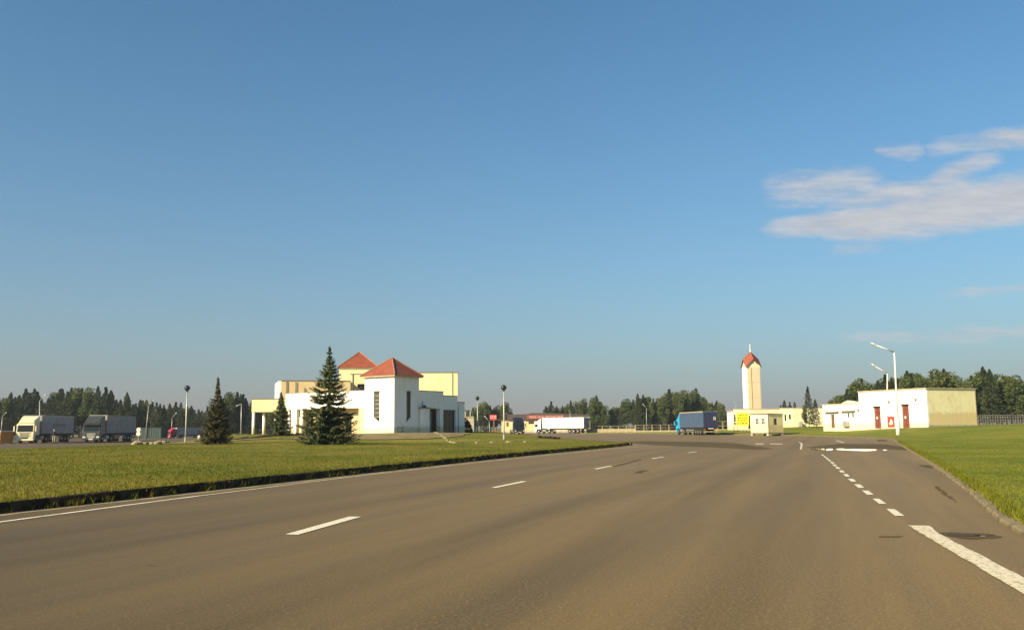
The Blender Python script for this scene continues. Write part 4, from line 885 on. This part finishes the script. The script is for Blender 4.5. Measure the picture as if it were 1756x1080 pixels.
CR = paint('cream_lorry_paint', (.66, .60, .38)); GY = pmat('grey_curtain', (.30, .29, .30), (.25, .24, .25), 1.2, .7); BG = pmat('dull_grey_curtain', (.30, .27, .25), (.24, .215, .20), 1.2, .7)
DK = paint('dark_green_grey_paint', (.045, .05, .042), .3); SV = pmat('silver_grille', (.46, .44, .36), (.3, .29, .24), 4, .35, metal=.3)
WH = paint('white_lorry_paint', (.76, .75, .70), .45, .93); SB = paint('sky_blue_paint', (.02, .38, .66)); NB = pmat('blue_curtain', (.055, .09, .16), (.045, .075, .135), 1.0, .6); ND = pmat('navy_doors', (.018, .022, .06), (.026, .032, .075), 2, .5); BK = paint('black_blue_paint', (.012, .014, .026), .3); RD = paint('red_lorry_paint', (.42, .03, .06)); TL = pmat('teal_container', (.012, .038, .040), (.010, .03, .032), 1.4, .6)
lorry('parked_lorry', 'cream lorry with grey curtain trailer nearest the left edge', (at(41.5, 758, 131).x, 131), (.13, -.99), CR, GY, side_mark=(.5, .8, .35, .9, .6, .5, .7))
lorry('parked_lorry', 'dark lorry with silver grille and brownish grey trailer right of the cream lorry', (at(155.5, 757, 132.5).x, 132.5), (.095, -.99), DK, BG, True, grille=SV, visor='black', rails='flashing')
hb_ = Vector((-.11, .99)); c = Vector(fp(1206, 155)) + hb_ * 16.35 + Vector((hb_.y, -hb_.x)) * 1.27
lorry('blue_lorry', 'blue curtain-sided lorry with bright blue cab driving away past the far kerb', (c.x, c.y), hb_, SB, NB, rear=ND, rails='trim')
hw = Vector((-.74, .67)).normalized(); c = Vector(fp(1001, 231)) + hw * 16.35 + Vector((hw.y, -hw.x)) * 1.27
lorry('white_lorry', 'white lorry with long white box trailer in front of the shop', (c.x, c.y), hw, WH, WH, rear=pmat('grey_doors', (.30, .29, .28), None, 2, .6), rails=WH)
c = fp(891, 222); lorry('black_lorry', 'black lorry tractor without trailer facing the viewer beside the shop', (c[0], c[1]), (.2, -.98), BK, BK, True, False, scale=1.04)
c = at(289, 745, 197); lorry('red_lorry', 'small red lorry with grey trailer in the distance behind the globe lamp', (c.x, c.y), (-.62, -.78), RD, GY, scale=.56)
# containers
def container(name, label, loc, rz, L, Wd, H, mat, lid=None, front=None):
    root = empty(name, loc, rz); tag(root, label, 'container')
    MB().box(-Wd / 2 + .06, Wd / 2 - .06, -L / 2 + .06, L / 2 - .06, .12, H - .05).build('body', mat, root)
    for s in (-1, 1):
        for k in range(int(L / .5)): y = -L / 2 + .25 + k * .5; MB().box(s * (Wd / 2 - .03) - .03, s * (Wd / 2 - .03) + .03, y - .09, y + .09, .2, H - .1).build('rib', mat, root)
        for t in (-1, 1): MB().box(s * Wd / 2 - .07, s * Wd / 2 + .07, t * L / 2 - .07, t * L / 2 + .07, 0, H).build('corner_post', mat, root)
    for k in range(3): MB().box(-Wd / 2 + .1, Wd / 2 - .1, -L / 2 - .03, -L / 2 + .06, .25 + k * H * .28, .42 + k * H * .28).build('end_rib', front or mat, root)
    MB().box(-Wd / 2 - .04, Wd / 2 + .04, -L / 2 - .04, L / 2 + .04, H + .002, H + .14).build('lid' if lid else 'roof', lid or mat, root)
    return root
OR = paint('orange_container_paint', (.50, .21, .035), .5)
c = at(8, 757, 128); container('waste_container', 'orange waste container with pale lid at the left edge of the view', (c.x - 2.3, c.y + 2.6, 0), R(62), 3.4, 1.75, 1.62, OR, 'offwhite')
c = at(259, 751, 190); container('shipping_container', 'dark teal container between the leaning lamp post and the red lorry', (c.x, c.y + 1.2, 0), R(78), 4.9, 2.3, 2.1, TL)

# ------------------------------------------------------------------ lamps, signs, person
def globe_lamp(label, px, py, Y, top):
    b = at(px, py, Y); zt = zat(px, top, Y)
    root = empty('globe_lamp', (b.x, b.y, b.z - .05), 0); tag(root, label, 'street lamp', 'globe lamps around the station'); H = zt - b.z
    MB().tube([(0, 0, -.3), (0, 0, H * .35), (0, 0, H)], [.075, .06, .045], 10).build('pole', 'galv', root, True)
    MB().lathe([(.11, 0), (.11, .35), (.085, .4)], 10).build('base_sleeve', 'galv', root)
    g = MB(); pr = [(.06, H - .02)] + [(.26 * math.sin(t), H + .25 - .26 * math.cos(t)) for t in [R(a) for a in range(20, 180, 16)]] + [(.03, H + .51)]
    gl = g.lathe(pr, 20).build('globe', 'globe', root, True); MB().lathe([(.262, H + .2), (.27, H + .23), (.27, H + .27), (.262, H + .30)], 20).build('band', 'black', gl)
    MB().lathe([(.05, H - .12), (.1, H - .05), (.1, H + .03)], 10).build('collar', 'black', root)
globe_lamp('tall globe lamp on grey pole left of the small brownish spruce', 318, 757, 85, 669)
globe_lamp('tall globe lamp right of the station, nearest to the black lorry', 864.5, 752, 86, 668)
globe_lamp('smaller farther globe lamp between the station and the red sign', 819, 745, 121, 685)
def street_lamp(label, base, bend, tip_, Y, mat='galv', sleeve=False, r=.09, group='bent-arm street lamps'):
    b, k, t = at(*base, Y), at(*bend, Y), at(*tip_, Y); b = Vector((b.x, b.y, min(b.z, .15)))
    root = empty('street_lamp', b); tag(root, label, 'street lamp', group); k -= b; t -= b
    MB().tube([(0, 0, -.3), k * .5, k], [r, r * .8, r * .6], 10).build('pole', mat, root, True)
    d = (t - k).normalized(); MB().tube([k, k + (t - k) * .8], [r * .6, r * .45], 8).build('arm', mat, root, True)
    e = k + (t - k) * .78; side = d.cross(Vector((0, 0, 1))).normalized() * .17; up = side.cross(d).normalized() * .1; L = (t - e)
    head = [e - side * .5 - up, e + side * .5 - up, e + side * .5 + up, e - side * .5 + up, e + L * .5 - side - up, e + L * .5 + side - up, e + L * .5 + side + up, e + L * .5 - side + up, e + L - side * .6 - up * .6, e + L + side * .6 - up * .6, e + L + side * .6 + up * .3, e + L - side * .6 + up * .3]
    fs = [(3, 2, 1, 0), (8, 9, 10, 11)] + [f for q in (0, 4) for f in [(q, q + 1, q + 5, q + 4), (q + 1, q + 2, q + 6, q + 5), (q + 2, q + 3, q + 7, q + 6), (q + 3, q, q + 4, q + 7)]]
    hd = MB().add(head, fs).build('lamp_head', 'lens', root)
    if sleeve: MB().lathe([(r * 1.9, -.2), (r * 1.9, 1.9), (r * 1.2, 2.1)], 12).build('base_sleeve', 'whitepole', root, True)
    return root
street_lamp('tall white street lamp with long angled arm, nearer of the pair at the right kerb', (1541, 750), (1533.5, 604), (1493, 588), 105, 'whitepole', True, .13)
street_lamp('farther white street lamp of the pair at the right kerb', (1521.5, 748), (1521.5, 640), (1494, 624), 128, 'whitepole', True, .12)
street_lamp('grey street lamp leaning right, beside the double round sign', (249, 752), (255, 695), (264, 685.5), 190)
street_lamp('grey street lamp rising behind the cream lorry', (68, 756), (68, 687), (79, 676), 160)
street_lamp('grey street lamp at the far left edge behind the waste container', (1, 752), (4, 714), (11, 706.5), 210)
street_lamp('grey street lamp with short left arm between the brownish spruce and the canopy', (413, 751), (414, 692), (405, 696), 150)
street_lamp('slim distant street lamp half hidden behind the red lorry', (294, 749), (295, 716), (303, 707), 240)
street_lamp('distant street lamp between the white and blue lorries', (1108.5, 738), (1108.5, 700), (1102, 692), 260)
street_lamp('faint distant street lamp left of the red sign', (840, 741), (839, 723), (831, 713), 200)
street_lamp('thin pole lamp rising behind the white lorry trailer', (977.5, 735), (977.5, 706), (976, 703), 262)
street_lamp('faint distant street lamp left of the tower', (1262, 733), (1262, 692), (1259, 689), 230)
sg = empty('double_round_sign', at(237, 750, 127)); sg.location.z = .02; tag(sg, 'two pale round traffic signs, one above the other on a thin post', 'sign')
z1, z2 = zat(237, 735.5, 127), zat(237, 742.5, 127)
MB().tube([(0, .05, -.3), (0, .05, z1 + .2)], .04, 8).build('post', 'galv', sg)
for z in (z1, z2):
    dsk = MB(Matrix.Translation((0, 0, z - .1)) @ Matrix.Rotation(math.pi / 2, 4, 'X')).lathe([(.29, 0), (.29, .03)], 22).build('disc', 'offwhite', sg); MB(Matrix.Translation((0, -.031, z - .1)) @ Matrix.Rotation(math.pi / 2, 4, 'X')).lathe([(.12, 0), (.12, .004)], 6).build('symbol', 'galv', dsk)
wb = at(341.5, 751, 150); o = MB().prism([(-.22, -.2), (.22, -.2), (.2, .3), (.13, .45), (-.13, .45), (-.2, .3)], -.2, .2, 'y').build('white_bollard', 'offwhite', bevel=.04); o.location = (wb.x, wb.y, max(wb.z, .1)); tag(o, 'small white bollard beside the brownish spruce', 'bollard')
# kerb under the lorries
kerb_run('kerb', [Vector((-78.5, 127.2)), Vector((-66, 126.2)), Vector((-58, 126.5)), Vector((-51.5, 133))], 1.5, .14, .2, 'kerb', 1)
def person(label, loc, rz):
    j = {'pel': (0, 0, .95), 'wst': (0, 0, 1.08), 'chs': (0, .01, 1.3), 'nck': (0, 0, 1.48), 'hd0': (0, -.01, 1.56), 'hd1': (0, -.02, 1.66), 'hd2': (0, 0, 1.74)}
    r = {'pel': .15, 'wst': .13, 'chs': .15, 'nck': .058, 'hd0': .075, 'hd1': .092, 'hd2': .06}; e = [('pel', 'wst'), ('wst', 'chs'), ('chs', 'nck'), ('nck', 'hd0'), ('hd0', 'hd1'), ('hd1', 'hd2')]
    for s, n in ((-1, 'l'), (1, 'r')):
        for k, p, q in (('hip', (s * .1, 0, .88), .1), ('kne', (s * .11, -.02, .49), .065), ('ank', (s * .11, .02, .09), .045), ('toe', (s * .13, -.15, .04), .04),
                        ('sho', (s * .19, 0, 1.42), .065), ('elb', (s * .25, .04, 1.14), .045), ('wri', (s * .24, -.08, .92), .032), ('plm', (s * .235, -.1, .85), .036)): j[k + n] = p; r[k + n] = q
        e += [('pel', 'hip' + n), ('hip' + n, 'kne' + n), ('kne' + n, 'ank' + n), ('ank' + n, 'toe' + n), ('chs', 'sho' + n), ('sho' + n, 'elb' + n), ('elb' + n, 'wri' + n), ('wri' + n, 'plm' + n)]
        for f in range(5):
            o = (f - 1.5) * .02; ln = (.06, .085, .09, .08, .065)[f]; k1, k2 = f'f{f}a{n}', f'f{f}b{n}'
            if f == 0: j[k1] = (s * .235, -.145, .84); j[k2] = (s * .23, -.165, .80)
            else: j[k1] = (s * .235, -.1 + o - .02, .80); j[k2] = (s * .225, -.095 + o - .02, .80 - ln * .7)
            r[k1] = .0095; r[k2] = .008; e += [('plm' + n, k1), (k1, k2)]
    ks = list(j); me = bpy.data.meshes.new('person'); me.from_pydata([j[k] for k in ks], [(ks.index(a), ks.index(b)) for a, b in e], [])
    o = bpy.data.objects.new('person', me); COL.objects.link(o)
    md = o.modifiers.new('skin', 'SKIN'); 
    for i, k in enumerate(ks): me.skin_vertices[0].data[i].radius = (r[k], r[k] * (.8 if k in ('pel', 'wst', 'chs') else 1)); me.skin_vertices[0].data[i].use_root = (k == 'pel')
    o.modifiers.new('sub', 'SUBSURF').levels = 2
    bpy.context.view_layer.update()
    m2 = bpy.data.meshes.new_from_object(o.evaluated_get(bpy.context.evaluated_depsgraph_get())); bpy.data.objects.remove(o)
    for c_ in (pmat('skin', (.45, .28, .2), None, 5, .6), pmat('dark_jacket', (.03, .03, .035), None, 5, .85), pmat('pale_trousers', (.55, .52, .42), None, 5, .85), pmat('shoe_leather', (.12, .1, .07), None, 5, .6)): m2.materials.append(c_)
    for p in m2.polygons:
        c_ = p.center; hand = abs(c_.x) > .19 and c_.z < .92
        p.material_index = 0 if c_.z > 1.49 or hand else (3 if c_.z < .1 else (1 if c_.z > .93 or abs(c_.x) > .21 else 2)); p.use_smooth = True
    o = link(bpy.data.objects.new('person', m2)); o.location = loc; o.rotation_euler.z = rz; tag(o, label, 'person')
    MB().lathe([(.1, 1.66), (.105, 1.7), (.09, 1.75), (.05, 1.785), (.01, 1.795)], 14, (0, .012, 0)).build('hair', pmat('pale_hair', (.42, .38, .34), None, 8, .8), o, True)
    return o
pp = at(92, 758, 126.5); person('person in dark top and pale trousers standing beside the cream lorry', (pp.x, pp.y, .1), R(25))

# --- broken stone edging along the terrace
def edging(label, pix, z, n, mat='stone', big=(.5, .35, .2), seedmesh=4):
    root = empty('stone_edging'); tag(root, label, 'edging'); line = [onz(*p, z).xy for p in pix]; pts = resample(line, .2); sh_ = []
    for i in range(n):
        p = pts[int((i + random.uniform(0, .6)) / n * (len(pts) - 1))]
        if len(sh_) < seedmesh:
            l, w_, h_ = big[0] * random.uniform(.6, 1.2), big[1] * random.uniform(.7, 1.2), big[2] * random.uniform(.7, 1.3); mb = MB(); vs = []
            for zz, k in ((-.15, 1), (h_ * .7, 1), (h_, .72)):
                for a in range(7): t = 2 * math.pi * a / 7; vs.append((l * k * math.cos(t) * random.uniform(.8, 1.1), w_ * k * math.sin(t) * random.uniform(.8, 1.1), zz + random.uniform(-.03, .03)))
            fs = [tuple(range(14, 21))] + [(q * 7 + a, q * 7 + (a + 1) % 7, q * 7 + 7 + (a + 1) % 7, q * 7 + 7 + a) for q in (0, 1) for a in range(7)]
            o = mb.add(vs, fs).build('stone', mat, root); sh_.append(o.data)
        else: o = link(bpy.data.objects.new('stone', random.choice(sh_)), root)
        o.location = (p[0], p[1], float(zL([p])[0])); o.rotation_euler.z = random.uniform(-.5, .5); k = random.uniform(.6, 1.25); o.scale = (k, k, random.uniform(.7, 1.2))
    return root
edging('row of pale stones at the left end of the lawn near the sign post', [(228, 763), (262, 762), (292, 761)], .3, 9, big=(.45, .3, .28))
edging('broken pale stone edging running right from the station forecourt below the globe lamp', [(745, 750), (780, 755), (815, 755), (865, 754), (925, 753.6)], .5, 24, big=(.22, .16, .08))
edging('dark earth-stained edging blocks at the right tip of the terrace', [(925, 753.5), (958, 753)], .3, 8, 'kerb', (.4, .25, .2))
edging('dark low edging in front of the brownish spruce and canopy', [(335, 758), (400, 757), (470, 754.5), (520, 752.5)], .45, 34, 'kerb', (.5, .2, .16))

# ------------------------------------------------------------------ trees
def quads_mesh(name, C, A, B, mat):
    """leaf faces: centre, half axis A and half axis B for each"""
    n = len(C); v = np.stack([C - A, C - B * .9, C + A, C + B], 1).reshape(-1, 3)
    me = bpy.data.meshes.new(name); me.vertices.add(n * 4); me.vertices.foreach_set('co', v.ravel().astype(np.float32)); me.loops.add(n * 4); me.loops.foreach_set('vertex_index', np.arange(n * 4, dtype=np.int32))
    me.polygons.add(n); me.polygons.foreach_set('loop_start', np.arange(0, n * 4, 4, dtype=np.int32)); me.update(calc_edges=True); me.materials.append(M[mat]); return me
def rnd_unit(n):
    v = RNG.normal(0, 1, (n, 3)); return v / np.linalg.norm(v, axis=1)[:, None]
def spruce(label, px, py, Y, top, wpx, mat='spruce', seed=1, gap=0.0, bare_top=.0, group=None):
    b = at(px, py, Y); zt = zat(px, top, Y); base = float(zL([(b.x, b.y)])[0]); H = zt - base; Rm = wpx / FPX * Y / 2; r_ = random.Random(seed)
    root = empty('spruce_tree', (b.x, b.y, base)); tag(root, label, 'tree')
    MB().tube([(0, 0, -.3), (.02, 0, H * .4), (0, .02, H * .98)], [.16 * H / 7, .09 * H / 7, .012], 9).build('trunk', 'bark', root, True)
    C, A, B = [], [], []; bm = MB(); z = .06 * H
    while z < H * .985:
        f = z / H; env = Rm * min(1.0, (.94 - f) / .68) * (.82 + .18 * min(1, f / .12)) if f < .84 else Rm * (.15 * (1 - f) / .16)
        env = max(env, .05) * (.7 if bare_top and f > .7 else 1)
        n = 5 if f > .85 else 14
        for k in range(n):
            if r_.random() < gap: continue
            a = r_.uniform(0, 6.283); L = env * r_.uniform(.72, 1.16); lift = .35 if f > .8 else (.04 if f > .4 else -.20); sag = .22
            d = np.array((math.cos(a), math.sin(a), 0)); sd_ = np.array((-math.sin(a), math.cos(a), 0)); zz = z + r_.uniform(-.04, .04)
            pt = lambda t: d * L * t + np.array((0, 0, zz + L * (lift * t - sag * math.sin(t * math.pi) * .6 + .10 * t * t)))
            bm.tube([tuple(pt(.03)), tuple(pt(.5)), tuple(pt(.95))], [.018, .012, .005], 4, False)
            steps = max(4, int(L / .105))
            for i in range(steps):
                t = .12 + .88 * (i + r_.random() * .6) / steps; p = pt(t); tw_ = (.30 * L * (1 - t) + .10) * r_.uniform(.7, 1.15)
                for s in (-1, 1):
                    ax = d * .62 + sd_ * s * .78 + np.array((0, 0, r_.uniform(-.35, .02))); ax /= np.linalg.norm(ax)
                    C.append(p + ax * tw_ * .5); A.append(ax * (tw_ * .62)); B.append(np.cross(ax, (r_.uniform(-.4, .4), r_.uniform(-.4, .4), 1)) * (.055 + .05 * r_.random()))
                    if r_.random() < .55: C.append(p + ax * tw_ * .35 + np.array((0, 0, -.06))); A.append(np.array((ax[0] * .1, ax[1] * .1, -.11 * r_.uniform(.7, 1.4)))); B.append(sd_ * .05)
            C.append(pt(1.0)); A.append(d * .1 + np.array((0, 0, .03))); B.append(sd_ * .05)
        z += (.27 if f < .7 else .22) * H / 7 * r_.uniform(.85, 1.15)
        if bare_top and f > .70: z += .07
    for k in range(60):
        zz = H * (.86 + .14 * k / 60); a = r_.uniform(0, 6.28); w_ = .02 + .1 * (1 - k / 60); C.append(np.array((math.cos(a) * w_ * .5, math.sin(a) * w_ * .5, zz))); A.append(np.array((math.cos(a) * w_, math.sin(a) * w_, .05))); B.append(np.array((-math.sin(a) * .03, math.cos(a) * .03, 0)))
    bm.build('branches', 'bark', root)['kind'] = 'stuff'
    link(bpy.data.objects.new('crown', quads_mesh('crown', np.array(C), np.array(A), np.array(B), mat)), root); return root
spruce('large dark spruce standing in front of the station building', 563, 762.5, 69, 593, 106, 'spruce', 3)
spruce('brownish spruce with sparse whorled top left of the station', 371, 755.5, 79, 646, 58, 'spruceb', 5, .05, 1)
spruce('young dark spruce beside the canopy columns', 481, 746, 99, 672, 45, 'spruce', 9)

def proto_conifer(H, Rm, n, mat, seed, pine=False):
    rg = np.random.default_rng(seed)
    f = rg.uniform(0, 1, n) ** (.85); lo_ = .32 if pine else .1
    z = H * (lo_ + (1 - lo_) * f)
    env = Rm * np.where(f < .15, .6 + f * 2.6, (1 - f) ** .75 * 1.12 + .03)
    if pine: env = Rm * (np.sin(np.clip(f * 1.05 + .12, 0, 1) * math.pi) ** .7 * .9 + .12)
    a = rg.uniform(0, 2 * math.pi, n); lob = 1 + .28 * np.sin(a * 3 + z * 1.3 + seed) + .22 * np.sin(a * 5 - z * 2.7) + .18 * np.sin(z * 5.0 + a)
    r = env * np.sqrt(rg.uniform(.12, 1, n)) * lob
    C = np.stack([r * np.cos(a), r * np.sin(a), z - r * .18], 1)
    out = np.stack([np.cos(a), np.sin(a), np.full(n, -.25)], 1); ax = out * .7 + rnd_unit(n) * .6; ax /= np.linalg.norm(ax, axis=1)[:, None]
    sz_ = rg.uniform(.16, .42, n)[:, None] * (1.1 - .5 * f[:, None]); B = np.cross(ax, rnd_unit(n)) * sz_ * .55
    return quads_mesh('crown', C, ax * sz_, B, mat)
def proto_leafy(H, Rm, n, mat, seed):
    rg = np.random.default_rng(seed); k = 16
    cz = rg.uniform(.3, .9, k) * H; cr = Rm * (1.05 - np.abs(cz / H - .5) * 1.3); ca = rg.uniform(0, 6.28, k); rr = cr * rg.uniform(.2, .75, k)
    cc = np.stack([rr * np.cos(ca), rr * np.sin(ca), cz], 1); cs = Rm * rg.uniform(.28, .5, k)
    i = rg.integers(0, k, n); dirs = rg.normal(0, 1, (n, 3)); dirs /= np.linalg.norm(dirs, axis=1)[:, None]
    C = cc[i] + dirs * (cs[i] * rg.uniform(.5, 1.05, n) ** .6)[:, None] * np.array((1, 1, 1.25)); ax = rnd_unit(n); s_ = rg.uniform(.14, .34, n)[:, None]
    return quads_mesh('crown', C, ax * s_, np.cross(ax, rnd_unit(n)) * s_ * .8, mat)
H0 = 14.0
PROT = {'spruce': [proto_conifer(H0, 2.5, 2600, 'pine', s) for s in (21, 22, 23, 24)], 'pine': [proto_conifer(H0, 2.6, 2600, 'pine', s, True) for s in (31, 32, 33)], 'leafy': [proto_leafy(H0, 3.1, 3000, 'leaf', s) for s in (41, 42, 43, 44)]}
TR = MB().tube([(0, 0, -.5), (.05, .03, H0 * .5), (0, 0, H0 * .93)], [.2, .13, .03], 7).build('trunk', 'bark'); TRUNK = TR.data; bpy.data.objects.remove(TR)
def wood_tree(kind, x, y, z, h, name, label, group, wide=1.0):
    root = empty(name, (x, y, z), random.uniform(0, 6.28)); k = h / H0; root.scale = (k * wide, k * wide, k); tag(root, label, 'tree', group)
    link(bpy.data.objects.new('trunk', TRUNK), root); link(bpy.data.objects.new('crown', random.choice(PROT[kind])), root); return root
KN = {'spruce': 'spruce_tree', 'pine': 'pine_tree', 'leafy': 'leafy_tree'}
def wood(profile, Y0, rows, step, mix, z, where, group):
    px0, px1 = profile[0][0], profile[-1][0]; pxs, tops = [p[0] for p in profile], [p[1] for p in profile]
    for r in range(rows):
        px = px0 + random.uniform(0, step)
        while px < px1:
            Y = Y0 + r * 9 + random.uniform(-4, 4); top = np.interp(px, pxs, tops); zt = zat(px, top, Y); h = (zt - z) * (random.uniform(.9, 1.06) if r == 0 else random.uniform(.8, 1.02))
            kind = random.choices(list(mix), list(mix.values()))[0]; x = slope(px) * Y
            nm = {'spruce': 'dark pointed spruce', 'pine': 'dark pine', 'leafy': 'leafy green tree'}[kind]
            wood_tree(kind, x, Y, z - .3, h, KN[kind], f'{nm} {where}', group, random.uniform(.85, 1.2)); px += step * random.uniform(.65, 1.35)
wood([(-40, 672), (0, 674), (45, 668), (60, 667), (75, 676), (105, 664), (125, 663), (165, 664), (190, 668), (197, 684), (215, 674), (232, 684), (262, 681), (285, 690), (318, 690), (340, 700), (385, 676), (404, 664), (420, 680), (440, 694), (478, 700)], 245, 3, 12, {'spruce': .58, 'pine': .3, 'leafy': .12}, 0, 'in the dense wood behind the parked lorries', 'trees of the wood behind the parked lorries')
wood([(786, 700), (808, 700), (822, 690), (838, 687), (848, 698), (858, 684), (870, 690), (876, 706)], 290, 2, 12, {'spruce': .3, 'pine': .1, 'leafy': .6}, 0, 'behind the red sign and booth', 'trees behind the red sign')
wood([(928, 694), (945, 688), (955, 696), (975, 690), (985, 684), (998, 677), (1010, 690), (1021, 674), (1035, 688), (1055, 698), (1075, 682), (1095, 674), (1110, 673), (1125, 684), (1140, 674), (1158, 665), (1175, 668), (1198, 664), (1208, 682), (1220, 684), (1237, 688), (1250, 702), (1262, 708)], 305, 3, 10.5, {'spruce': .36, 'pine': .14, 'leafy': .5}, 0, 'in the wood behind the white and blue lorries', 'trees of the wood behind the road lorries')
wood([(1332, 696), (1350, 684), (1372, 692), (1400, 700), (1418, 690), (1432, 684)], 330, 1, 9, {'spruce': .4, 'pine': .3, 'leafy': .3}, .5, 'far behind the low cream building', 'trees far behind the low building')
wood([(1432, 682), (1452, 664), (1474, 645), (1486, 648), (1500, 660), (1520, 640), (1540, 646), (1556, 634), (1574, 625), (1590, 646), (1606, 632), (1622, 630), (1640, 640), (1655, 650), (1676, 640), (1694, 630), (1712, 640), (1732, 638), (1746, 642), (1758, 660), (1800, 640), (1850, 640)], 188, 3, 12, {'spruce': .26, 'pine': .12, 'leafy': .62}, 1.0, 'in the wood behind the tall white block', 'trees of the wood behind the service buildings')
for px, py, Y, top, kind, nm, lab, wd in [(1388, 735, 160, 662, 'spruce', 'spruce_tree', 'tall narrow spruce between the low cream building and the white annex', .75), (1381, 735, 156, 694, 'leafy', 'leafy_tree', 'dark rounded young tree at the end of the low cream building', .8), (1400, 735, 154, 684, 'spruce', 'spruce_tree', 'bushy young spruce beside the white annex door', 1.0)]:
    b = at(px, py, Y); wood_tree(kind, b.x, b.y, 1.0, zat(px, top, Y) - 1.0, nm, lab, None, wd)
def shrub(label, px, Y, base, Rm, H, n=1500):
    b = at(px, 740, Y); root = empty('shrub', (b.x, b.y, base)); tag(root, label, 'shrub'); d = rnd_unit(n); d[:, 2] = np.abs(d[:, 2]); rr = RNG.uniform(.55, 1, n) ** .5 * (1 + .12 * np.sin(d[:, 0] * 7) * np.cos(d[:, 1] * 6))
    C = d * rr[:, None] * np.array((Rm, Rm, H)); ax = rnd_unit(n) * RNG.uniform(.06, .14, (n, 1)); link(bpy.data.objects.new('crown', quads_mesh('crown', C, ax, np.cross(ax, rnd_unit(n)), 'bush')), root)
    MB().tube([(0, 0, -.2), (.03, 0, H * .5)], [.06, .03], 6).build('stem', 'bark', root)
shrub('round dark shrub in the shade at the right end of the station', 797, 119, .9, 1.0, 1.85)

# ------------------------------------------------------------------ morning haze
hz = MB().box(-420, 420, -40, 420, -1.6, 24).build('haze', 'grass'); hz.data.materials.clear(); tag(hz, 'thin pale morning haze filling the air', 'haze', kind='stuff')
hm = bpy.data.materials.new('haze_air'); hm.use_nodes = True; hn = hm.node_tree; hn.nodes.clear()
ho = hn.nodes.new('ShaderNodeOutputMaterial'); hv_ = hn.nodes.new('ShaderNodeVolumePrincipled'); hv_.inputs['Color'].default_value = (.86, .92, 1, 1); hv_.inputs['Density'].default_value = .0002; hv_.inputs['Anisotropy'].default_value = .3
hn.links.new(hv_.outputs[0], ho.inputs['Volume']); hz.data.materials.append(hm)
